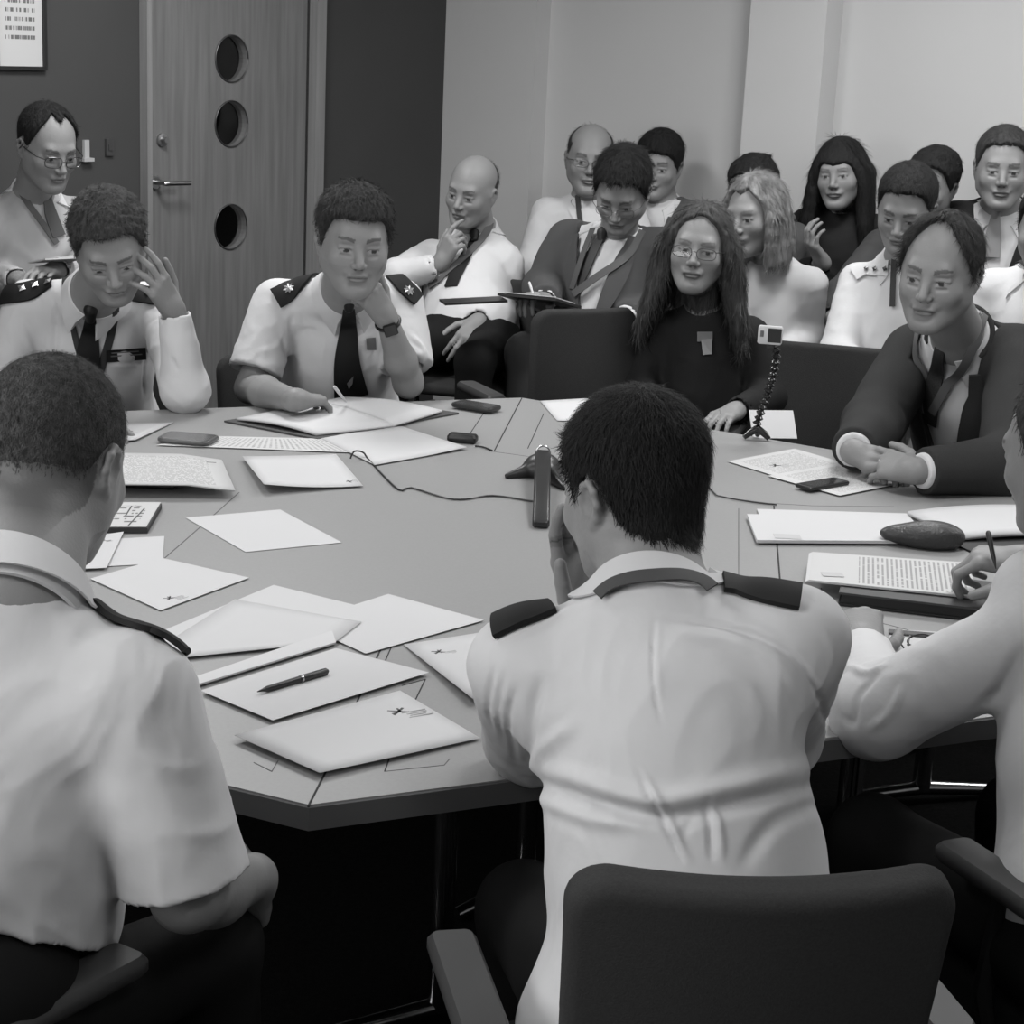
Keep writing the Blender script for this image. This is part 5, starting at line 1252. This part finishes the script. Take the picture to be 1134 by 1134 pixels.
# --- suited man at the right
wr1, wr2 = Z(944, 500, TZ + .065), Z(1016, 522, TZ + .06)
S1 = person('man in dark suit with thinning swept hair, hands joined on the table at right', W(1040, 303, 4.48), 208, 8, 3, 1.13,
  neck=W(1062, 372, 4.66), shL=W(1128, 392, 4.66), shR=W(1012, 392, 4.88), pelvis=V3(1.30, 4.96, .54), elL=Z(1118, 515, TZ + .06), hhres=.0026, wrL=wr2, elR=W(968, 468, 4.62), wrR=wr1,
  hands={'L': dict(d=Z(965, 510, TZ + .06) - wr2, n=V3(-.1, .8, -.5), spread=7, curls=[(10, 20, 12), (14, 24, 14), (18, 28, 16), (24, 32, 18)], thumb=[(.6, .75, .1), (.3, .95, 0), (.1, 1, 0)]),
         'R': dict(spread=7, d=Z(985, 515, TZ + .05) - wr1, n=V3(-.1, .55, -.7), curls=[(30, 40, 25), (35, 45, 25), (40, 48, 28), (45, 50, 28)], thumb=[(.6, .7, .3), (.3, .9, .3), (.2, .95, .2)])},
  sleeve='long', top=WHITE, res=.006, hres=.0026, bs=1.05, wr_amp=.0, fat=.015, seed=21, stubble=.05, look=(.002, 0))
collar(S1, WHITE, gap=15, drop=.07)
def swept(S, H):
    for k, x in enumerate((-.052, -.035, -.016, .004, .024, .042)): S.rc(H.w(x * 1.1, .045, .105 - abs(x) * .35), H.w(x * 1.15, -.05, .123 - abs(x) * .3), .008 * H.s, .012 * H.s, k=.012)
    S.rc(H.w(-.050, .060, .088), H.w(-.066, .045, .055), .008 * H.s, .007 * H.s, k=.012)
hair_mesh('hair', S1.H, S1.neck, [(0, .112), (18, .116), (34, .105), (50, .062), (64, .028), (74, -.010), (84, -.01), (92, .028), (108, .018), (122, -.03), (150, -.055), (180, -.062)], t=.011, m=H_MID, parent=S1.root, body=S1.B, res=.003, tex=.0022, freq=140, stretch=(1, .3, 1), strands=6000, sl=.028, sw=.0010, lift=.18, jit=.3, side=.7)
def jacket(Q, m, depth=.30, width=.12, g=.012, res=.007, amp=.0015, sleeve_end=.93, name='jacket', seed=0, open_bottom=False):
    "suit jacket over the shirt, opened in front in a V, with lapels"
    J = Sdf(); S = Q.smooth
    lo, hi = S.bounds(.03); T = Q.TM; mid = Q.mid; ce = []
    for sd, sh, el, wr in Q.arms: ce.append((el + (wr - el) * sleeve_end, unit(wr - el)))
    def f(p):
        q = (p - mid) @ T; x, y, z = q[..., 0], q[..., 1], q[..., 2]
        pad = .010 * np.clip(1 - np.abs(z + .02) / .10, 0, 1)
        n = noise(q * V3(14, 14, 9) + seed) * 2 * amp * 3 if amp else 0
        d = S(p) - g - pad - n
        wv = (z + depth) / depth * width; wv = np.where(z < -depth, -1. if not open_bottom else .004, wv)
        ad = np.full(p.shape[:-1], 9.)
        for sd, sh, el, wr in Q.arms:
            for a_, b_ in ((sh * .5 + el * .5, el), (el, wr)):
                h_ = np.clip((p - a_) @ (b_ - a_) / ((b_ - a_) @ (b_ - a_)), 0, 1); ad = np.minimum(ad, np.sqrt(((p - a_ - h_[..., None] * (b_ - a_)) ** 2).sum(-1)))
        cut = np.minimum(np.minimum(wv - np.abs(x), y - .01), ad - .082); d = np.maximum(d, cut * .9)
        nk = np.minimum(.078 * Q.bs - np.sqrt(((p - Q.neck - Q.nd * np.clip(((p - Q.neck) @ Q.nd), -.005, .2)[..., None]) ** 2).sum(-1)), ((p - Q.neck) @ Q.nd) + .015); d = np.maximum(d, nk)
        for c, a in ce: d = np.maximum(d, np.where(((p - c) ** 2).sum(-1) < .01, (p - c) @ a, -1))
        return d
    J.fn(f, (lo + hi) / 2, np.linalg.norm(hi - lo) / 2, op='u')
    v, fc_ = mesh_sdf(J, lo, hi, res); o = mesh_np(name, v, fc_, Q.root, m)
    outer = Sdf(); outer.fn(lambda p: Q.torso(p) - g - .004, (lo + hi) / 2, np.linalg.norm(hi - lo) / 2, op='u'); outer.bounds = lambda pad=.03: (lo, hi); Q.J = outer
    for e in (-1, 1):
        L = [mid + T @ V3(e * (width * (1 - t) + .024 * (1 - t) ** .3), .14, -depth * t + (.03 if t == 0 else 0)) for t in np.linspace(0.0, 1, 14)]
        P = np.array(L)
        for _ in range(6): P = P - grad(outer, P, .004) * outer(P)[:, None] * .9
        ribbon_pts(outer, P, [.035, .062, .066, .055, .030, .012], .004, 'lapel', m, o, lift=.003)
    # collar roll of the jacket round the back of the neck
    ax = Q.nd; f_ = unit(Q.fy - ax * (Q.fy @ ax)); x_ = np.cross(f_, ax); P = []
    for a in np.linspace(math.radians(62), math.radians(298), 25): P.append(Q.neck + (f_ * math.cos(a) + x_ * math.sin(a)) * .077 * Q.bs + ax * (.008 - .022 * (1 + math.cos(a)) / 2))
    MB().tube(P, [.006] + [.011] * 23 + [.006], 10).build('jacket_collar', m, o, smooth=True)
    return o
jacket(S1, SUIT, depth=.33, width=.085, seed=3, amp=.0012)
tie(S1, [(1046, 374), (1042, 400), (1036, 430), (1030, 465)], (.026, .046, .062), lift=.012, m=mat('dark_patterned_tie', .022, .6, var=.5, vscale=300))
lanyard(S1, [(1024, 360), (1020, 390), (1021, 425), (1026, 455)], .020, mat('lanyard_soft_grey', .10, .8), lift=.018); lanyard(S1, [(1086, 350), (1072, 390), (1052, 425), (1036, 455)], .024, mat('lanyard_soft_grey', .10, .8), lift=.018)
MB().tube([q for q in [wr2 + unit(Z(965, 510, TZ + .06) - wr2) * .105 + .0098 * (V3(0, 0, 1) * math.cos(t) + V3(.4, .9, 0) * math.sin(t)) for t in np.linspace(0, 6.28, 17)]], .0016, 6, cap=False).build('ring', METAL, S1.root, smooth=True)
# ---------------------------------------------------------------- the people behind
FAR = dict(res=.009, hres=.0036, hhres=.0055, wr_amp=.0035)
def dn(sh, dz=.47, fwd=(0, 0)): return V3(sh[0] + fwd[0], sh[1] + fwd[1], sh[2] - dz)
def md(a, b): return (np.asarray(a) + np.asarray(b)) / 2
def SH(u, v, Y, yaw, w=.17, tilt=0):
    m_ = W(u, v, Y); r = math.radians(yaw); x = V3(math.cos(r), -math.sin(r), 0); dz = V3(0, 0, tilt); return m_ - x * w - dz, m_ + x * w + dz
# woman in black with glasses
a, b = SH(779, 368, 5.61, 188, .145)
G = person('woman in black top with long wavy hair and thin glasses, behind the table', W(774, 277, 5.52), 192, -2, 4, 1.08, neck=W(780, 345, 5.58), shL=a, shR=b, pelvis=dn(md(a, b), .47), elL=W(852, 440, 5.55), wrL=W(815, 455, 5.35),
  elR=W(706, 430, 5.55), wrR=W(738, 460, 5.32), top=BLACKC, female=True, res=.008, hres=.003, hhres=.005, wr_amp=.003, bs=.92, loose=.012, seed=31, brow=.6, nr=.048, ears=False, look=(-.003, 0), lips=.62)
def longlocks(spread, length, front=.02, r=.020, n=7, wav=.006, back=True):
    def f(S, H):
        for e in (-1, 1):
            for k in range(n):
                t = k / (n - 1); ph = k * 1.7 + e
                y0 = front - t * .075; top = H.w(e * (.070 - .012 * t), y0, .045)
                pts = [top]
                for j in range(1, 8):
                    u = j / 7; out = .080 + spread * u ** 1.1 * (1 - .35 * t); pts.append(H.c + H.M @ (V3(e * (out + wav * math.sin(ph + u * 7)), y0 - .01 + .012 * u + wav * math.cos(ph + u * 6), 0) * H.s) + V3(0, 0, -(length * (.85 + .15 * math.sin(ph))) * u * H.s + .045 * H.s))
                for i in range(7): S.rc(pts[i], pts[i + 1], r * H.s * (1 - .04 * i), r * H.s * (1 - .04 * (i + 1)), k=.022)
        if back: S.el(H.w(0, -.085, -.06), H.M, V3(.085, .032, .15) * H.s, k=.05)
    return f
hair_mesh('hair', G.H, G.neck, [(0, .092), (12, .088), (35, .070), (52, .035), (64, -.01), (74, -.06), (90, -.08), (180, -.09)], t=.012, m=H_LONG, parent=G.root, body=None, res=.0036, tex=.0020, freq=120, extra=longlocks(.060, .30, .035, .018, 8, .006), stretch=(1, 1, .2), flow='down', strands=9000, sl=.05, sw=.0013, jit=.25, lift=.12, side=1)
glasses(G, z=-.001, h=.015)
plate(G, [(772, 368), (789, 368), (789, 378), (772, 379)], .003, 'name_badge', mat('badge_small_grey', .12, .4), lift=.006); plate(G, [(776, 377), (788, 376), (788, 393), (778, 394)], .003, 'pass_card', mat('pass_grey', .16, .3), lift=.010)
# bald man in a pale jacket
a, b = SH(519, 288, 6.66, 212, .165); wb = W(487, 294, 6.42)
B = person('bald man in white shirt with grey lanyard, chin resting on his hand', W(522, 213, 6.55), 205, 10, 8, 1.02, neck=W(530, 258, 6.64), shL=a, shR=b, pelvis=W(520, 372, 6.35), elR=W(440, 306, 6.45), wrR=wb, elL=W(562, 345, 6.5), wrL=W(530, 356, 6.25),
  hands={'R': dict(d=W(508, 252, 6.40) - wb, n=V3(.5, .5, 0), curls=[(15, 25, 15), (50, 60, 30), (55, 65, 30), (60, 65, 30)]), 'L': dict(d=W(510, 385, 6.15) - W(530, 356, 6.25), n=V3(-.3, .5, -.6))}, seed=33, seat_yaw=195, **FAR)
collar(B, WHITE); tie(B, [(526, 264), (516, 285), (505, 305), (500, 318)], (.024, .045, .05))
hair_mesh('hair', B.H, B.neck, [(0, .2), (50, .12), (74, .02), (90, .03), (108, .018), (122, -.03), (180, -.06)], t=.004, m=H_CROP, parent=B.root, body=B.B, res=.0045, tex=.0006, bald=((0, .02, .10), .10))
lanyard(B, [(541, 236), (540, 255), (522, 280), (500, 300), (478, 318)], .026, LANY, lift=.012); lanyard(B, [(500, 270), (492, 290), (484, 305), (477, 318)], .022, LANY, lift=.010)
e_ = MB().box(W(524, 333, 5.9), (.20, .15, .007), frame(170, -3, -4) ); prop(e_.build('clipboard', BLKPL), 'dark clipboard seen edge-on on the knee of the bald man', 'clipboard')
# man in grey jacket looking down, writing
a, b = SH(680, 271, 6.44, 205, .175); w2 = W(690, 352, 6.15)
M9 = person('man in grey jacket bending his head to write on a pad', W(689, 212, 6.22), 196, 34, 4, 1.08, neck=W(683, 262, 6.42), shL=a, shR=b, pelvis=W(668, 372, 6.35), elR=W(602, 318, 6.35), wrR=W(603, 334, 6.05), elL=W(752, 345, 6.4), wrL=w2,
  hands={'L': dict(d=W(650, 358, 6.1) - w2, n=V3(0, -.2, -1), curls=[(30, 35, 20)] * 4), 'R': dict(d=W(588, 328, 5.98) - W(603, 334, 6.05), n=V3(.3, .2, -1), curls=[(35, 45, 25)] * 4)}, top=WHITE, trousers=mat('grey_trouser', .05, .9), seed=35, seat_yaw=200, **FAR)
collar(M9, WHITE); jacket(M9, GREYS, depth=.36, width=.10, res=.01, open_bottom=True, seed=7, amp=.002)
hair_mesh('hair', M9.H, M9.neck, 'short', t=.018, m=H_DARK, parent=M9.root, body=M9.B, res=.004, tex=.003, freq=90, strands=4000, sl=.022, lift=.5)
glasses(M9, r=.0009); tie(M9, [(668, 262), (655, 285), (645, 305), (630, 330)], (.024, .05, .07), m=mat('mid_dark_tie', .03, .6), lift=.01); lanyard(M9, [(712, 262), (690, 290), (662, 310), (640, 328)], .026, LANY, lift=.030); lanyard(M9, [(660, 258), (648, 290), (638, 322)], .022, LANY, lift=.026)
pad = empty('writing_pad', W(595, 330, 6.0)); prop(pad, 'dark clipboard pad on the knee of the man in the grey jacket', 'clipboard')
MB().box(W(598, 333, 5.98), (.20, .26, .008), frame(200, -12, 0)).build('board', BLKPL, pad); MB().box(W(598, 332, 5.98) + V3(0, 0, .006), (.17, .22, .003), frame(200, -12, 0)).build('sheet', PAPER, pad)
pen(W(592, 331, 5.95), W(586, 312, 5.98), 'pale pen in the hand of the man in the grey jacket', mat('pale_plastic', .5, .4), .004, False)
# man with glasses in white shirt
a, b = SH(653, 238, 7.2, 184, .165)
M10 = person('man with high forehead and glasses in white shirt by the pale wall', W(653, 178, 7.15), 180, 2, 2, 1.10, neck=W(653, 222, 7.20), shL=a, shR=b, pelvis=dn(md(a, b)), elR=W(588, 296, 7.1), elL=W(716, 296, 7.1), seed=37, hands={'L': 'none', 'R': 'none'}, **FAR)
collar(M10, WHITE); glasses(M10, r=.0013, h=.014); hair_mesh('hair', M10.H, M10.neck, 'receding', t=.005, m=H_MID, parent=M10.root, body=M10.B, res=.0045, tex=.0008, bald=((0, .02, .10), .07))
lanyard(M10, [(640, 218), (642, 240), (646, 262)], .018, LANYD, lift=.01)
# dark-haired man behind
a, b = SH(733, 240, 7.38, 205, .16)
M11 = person('young man with dark fringe and grey suit, behind the man writing on a pad', W(729, 184, 7.35), 196, 6, 4, 1.06, neck=W(732, 226, 7.40), shL=a, shR=b, pelvis=dn(md(a, b)), seed=39, hands={'L': 'none', 'R': 'none'}, **FAR)
collar(M11, WHITE); jacket(M11, GREYS, depth=.34, width=.07, res=.011); hair_mesh('hair', M11.H, M11.neck, [(0, .055), (30, .05), (48, .035), (62, .0), (74, -.02), (90, .0), (108, .0), (122, -.04), (180, -.07)], t=.016, m=H_DARK, sl=.02, lift=.5, parent=M11.root, body=M11.B, res=.0045, tex=.003, freq=90)
# blonde woman
a, b = SH(856, 310, 6.17, 215, .14)
BL = person('blonde woman in cream jacket turned left, behind the woman in black', W(836, 240, 6.08), 222, 6, -4, 1.06, neck=W(852, 288, 6.16), shL=a, shR=b, pelvis=dn(md(a, b)), elL=W(893, 372, 6.15), wrL=W(870, 398, 5.95), elR=W(815, 370, 6.0), female=True, bs=.95, nr=.05, top=mat('cream_jacket', .55, .9, spec=.1), seed=41, ears=False, hands={'R': 'none'}, brow=.7, **FAR)
def bob(S, H):
    for e in (-1, 1):
        for k in range(6):
            t = k / 5; p = [H.w(e * (.068 - .012 * t), .03 - t * .085, .05)] + [H.w(e * (.083 - .01 * t + .006 * math.sin(j + k)), .03 - t * .09 + .004 * j, .05 - .045 * j) for j in range(1, 5)]
            for i in range(4): S.rc(p[i], p[i + 1], .019 * H.s, .018 * H.s, k=.012)
    S.el(H.w(0, -.06, -.06), H.M, V3(.085, .05, .10) * H.s, k=.05)
hair_mesh('hair', BL.H, BL.neck, [(0, .075), (20, .085), (40, .06), (56, .02), (68, -.03), (90, -.05), (180, -.08)], t=.014, m=H_BLOND, parent=BL.root, res=.004, tex=.002, freq=110, extra=bob, flow='down', strands=5000, sl=.04, sw=.0014, jit=.25, lift=.1, side=1)
# head behind the blonde woman
a, b = SH(834, 262, 6.75, 195, .16)
HB = person('person with dark hair almost hidden behind the blonde woman', W(833, 216, 6.65), 190, 8, 0, 1.02, neck=W(834, 254, 6.72), shL=a, shR=b, pelvis=dn(md(a, b)), top=mat('soft_grey_top', .08, .9), seed=43, hands={'L': 'none', 'R': 'none'}, **FAR)
hair_mesh('hair', HB.H, HB.neck, 'short', t=.02, m=H_DARK, parent=HB.root, body=HB.B, res=.005, tex=.004, freq=80, extra=lambda S, H: S.rc(H.w(-.01, -.02, .12), H.w(-.05, -.03, .135), .02, .006, k=.02))
# woman in black with long straight black hair
a, b = SH(934, 252, 6.80, 205, .15); w1 = W(912, 292, 6.55)
WB = person('woman with long black fringed hair in black jacket, by the pale wall', W(931, 194, 6.74), 205, 2, -6, 1.02, neck=W(936, 240, 6.80), shL=a, shR=b, pelvis=dn(md(a, b)), elR=W(882, 305, 6.7), wrR=w1, female=True, bs=.92, nr=.048, top=BLACKC, seed=45, ears=False,
  hands={'R': dict(d=W(897, 268, 6.52) - w1, n=V3(.8, .3, 0), curls=[(30, 40, 25)] * 4), 'L': 'none'}, brow=.6, lips=.55, **FAR)
hair_mesh('hair', WB.H, WB.neck, [(0, .035), (25, .04), (40, .03), (52, -.01), (64, -.05), (90, -.08), (180, -.09)], t=.012, m=H_DARK, parent=WB.root, res=.004, tex=.0018, freq=110, extra=longlocks(.040, .34, .03, .019, 7, .003), flow='down', strands=5000, sl=.05, sw=.0014, jit=.2, lift=.1, side=1)
# officer looking down, in front of her
a, b = SH(1004, 317, 5.97, 205, .165)
O3 = person('officer in white shirt with pips on his shoulder, looking down behind the suited man', W(1003, 232, 5.84), 203, 22, 4, 1.06, neck=W(1003, 284, 5.95), shL=a, shR=b, pelvis=dn(md(a, b)), elR=W(928, 392, 5.9), wrR=W(955, 405, 5.68), elL=W(1090, 380, 6.0), seed=47, hands={'L': 'none'}, **FAR)
collar(O3, WHITE); hair_mesh('hair', O3.H, O3.neck, 'short', t=.015, m=H_DARK, parent=O3.root, body=O3.B, res=.0045, tex=.002)
ep = epaulette(O3, [(946, 305), (960, 298), (985, 297)], .05, WHITE)
for p in ((962, 300), (972, 299), (983, 298)): star(O3, p, .010, DKMETAL, parent=ep, lift=.018)
lanyard(O3, [(992, 285), (990, 310), (989, 340)], .018, LANYD, lift=.01)
# man turned away in grey jacket
a, b = SH(1028, 277, 6.50, 210, .175)
M16 = person('dark-haired man in dark jacket leaning behind the officer with shoulder pips', W(1031, 206, 6.42), 215, 10, 8, .98, neck=W(1034, 252, 6.50), shL=a, shR=b, pelvis=dn(md(a, b)), elR=W(930, 330, 6.35), top=mat('charcoal_jacket', .05, .9), seed=49, hands={'L': 'none', 'R': 'none'}, **FAR)
hair_mesh('hair', M16.H, M16.neck, 'short', t=.018, m=H_DARK, parent=M16.root, body=M16.B, res=.0045, tex=.003, freq=90)
# man in dark suit at the right by the wall
a, b = SH(1110, 250, 6.47, 198, .175)
MR = person('short-haired man in black suit, white shirt and pale tie by the wall at right', W(1110, 188, 6.36), 192, 4, 0, 1.10, neck=W(1108, 232, 6.45), shL=a, shR=b, pelvis=dn(md(a, b)), seed=51, hands={'L': 'none', 'R': 'none'}, **FAR)
collar(MR, WHITE); jacket(MR, BLACKC, depth=.36, width=.085, res=.011); tie(MR, [(1104, 235), (1101, 255), (1098, 285)], (.024, .05, .06), m=mat('pale_tie', .22, .7), lift=.012); hair_mesh('hair', MR.H, MR.neck, 'short', t=.013, m=H_MID, parent=MR.root, body=MR.B, res=.0045, tex=.002)
# person cut by the right edge
a, b = SH(1158, 324, 5.66, 200, .165)
RE = person('person in white shirt cut by the right edge behind the suited man', W(1160, 255, 5.55), 205, 6, 0, 1.04, neck=W(1158, 303, 5.65), shL=a, shR=b, pelvis=dn(md(a, b)), seed=53, hands={'L': 'none', 'R': 'none'}, **FAR)
collar(RE, WHITE); hair_mesh('hair', RE.H, RE.neck, 'short', t=.014, m=H_DARK, parent=RE.root, body=RE.B, res=.005); lanyard(RE, [(1122, 282), (1130, 290), (1140, 300)], .012, LANYD, lift=.012)
# man at far left reading
a, b = SH(38, 240, 6.07, 140, .17)
FL = person('man with glasses in pale jacket reading papers at far left', W(53, 164, 5.92), 138, 20, 0, 1.06, neck=W(36, 218, 6.06), shL=a, shR=b, pelvis=dn(md(a, b)), elL=W(96, 300, 5.95), wrL=W(62, 300, 5.72), elR=W(-12, 310, 6.0), wrR=W(20, 310, 5.75), top=mat('cream_linen_jacket', .42, .9, spec=.1), seed=55, **FAR)
collar(FL, WHITE); glasses(FL, r=.0014); hair_mesh('hair', FL.H, FL.neck, 'receding', t=.010, m=H_DARK, parent=FL.root, body=FL.B, res=.0045, tex=.002)
lanyard(FL, [(18, 205), (30, 225), (48, 250), (62, 270)], .020, LANY, lift=.008); tie(FL, [(50, 215), (56, 240), (64, 262)], (.024, .045, .05), m=mat('mid_grey_tie', .07, .7), lift=.008)
e_ = empty('held_papers', W(66, 285, 5.7)); prop(e_, 'white papers held by the man reading at far left', 'paper'); MB().box(W(66, 288, 5.68), (.15, .12, .004), frame(140, -12, 0)).build('sheet', PAPER, e_)
# loose paper held low in front of the black chair
e_ = empty('held_paper', W(852, 468, 5.15)); prop(e_, 'white paper lying low behind the far right table edge beside the camera stalk', 'paper'); MB().box(W(856, 470, 5.15), (.13, .09, .003), frame(170, 50, 0)).build('sheet', PAPER, e_)
# ---------------------------------------------------------------- chairs in place
def seat_of(Q, yaw, d=.10): f_ = V3(math.sin(math.radians(yaw)), math.cos(math.radians(yaw)), 0); p = Q.pelvis + f_ * d; return p[0], p[1]
office_chair('charcoal armchair of the dark-haired man, its back closest to the camera', .240, 2.02, -6, seat=.445, back_h=.505, back_w=.365, top_w=.405, tilt=11, armz=.63, back_z=.42, res=.005, pad_yaw=-12)
office_chair('armchair under the shaven-headed man at left, one armrest showing', -.71, 2.06, 33, seat=.445, armz=.635)
office_chair('armchair under the man at the right edge, left armrest showing', .93, 2.44, -24, seat=.445, armz=.635)
office_chair('dark chair behind the officer resting his brow', *seat_of(O1, 165), 165, seat=.445, arms=False, back_h=.30)
x_, y_ = seat_of(O2, 168); office_chair('dark chair behind the writing officer', x_ - .06, y_ + .02, 160, seat=.445, arms=False, back_h=.36, back_w=.50, top_w=.52)
office_chair('dark armchair under the suited man', *seat_of(S1, 208), 208, seat=.445, armz=.63)
q = W(618, 400, 5.45); office_chair('empty dark grey swivel armchair between the bald man and the woman in black', q[0], q[1] + .22, -25, seat=.46, armz=.66, back_h=.50, back_w=.36, top_w=.34, back_z=.44, tilt=-4, arm_gap=.26)
q = W(898, 412, 5.25); office_chair('black chair with glossy top rail left of the suited man', q[0] + .05, q[1], 195, seat=.45, back_h=.42, back_w=.44, top_w=.46, back_z=.44, armz=.62)
for Q, yw, lb in ((G, 190, 'dark chair under the woman in black with glasses'), (B, 195, 'metal-framed chair under the bald man'), (M9, 200, 'metal-framed chair under the man in the grey jacket'), (M10, 182, 'chair under the man in glasses by the pale wall'), (M11, 198, 'chair under the young man with the dark fringe'),
   (BL, 215, 'chair under the blonde woman'), (HB, 190, 'chair under the person hidden behind the blonde woman'), (WB, 202, 'chair under the woman with long black hair'), (O3, 200, 'chair under the officer with shoulder pips'), (M16, 205, 'chair under the man leaning behind the officer'), (MR, 192, 'chair under the man in the black suit'), (RE, 205, 'chair under the person cut by the right edge'), (FL, 140, 'chair under the man reading at far left')):
    z_ = max(.34, Q.pelvis[2] - .11); sled_chair(lb, *seat_of(Q, yw), yw, seat=z_, bz=z_ + .03, bh=.27)
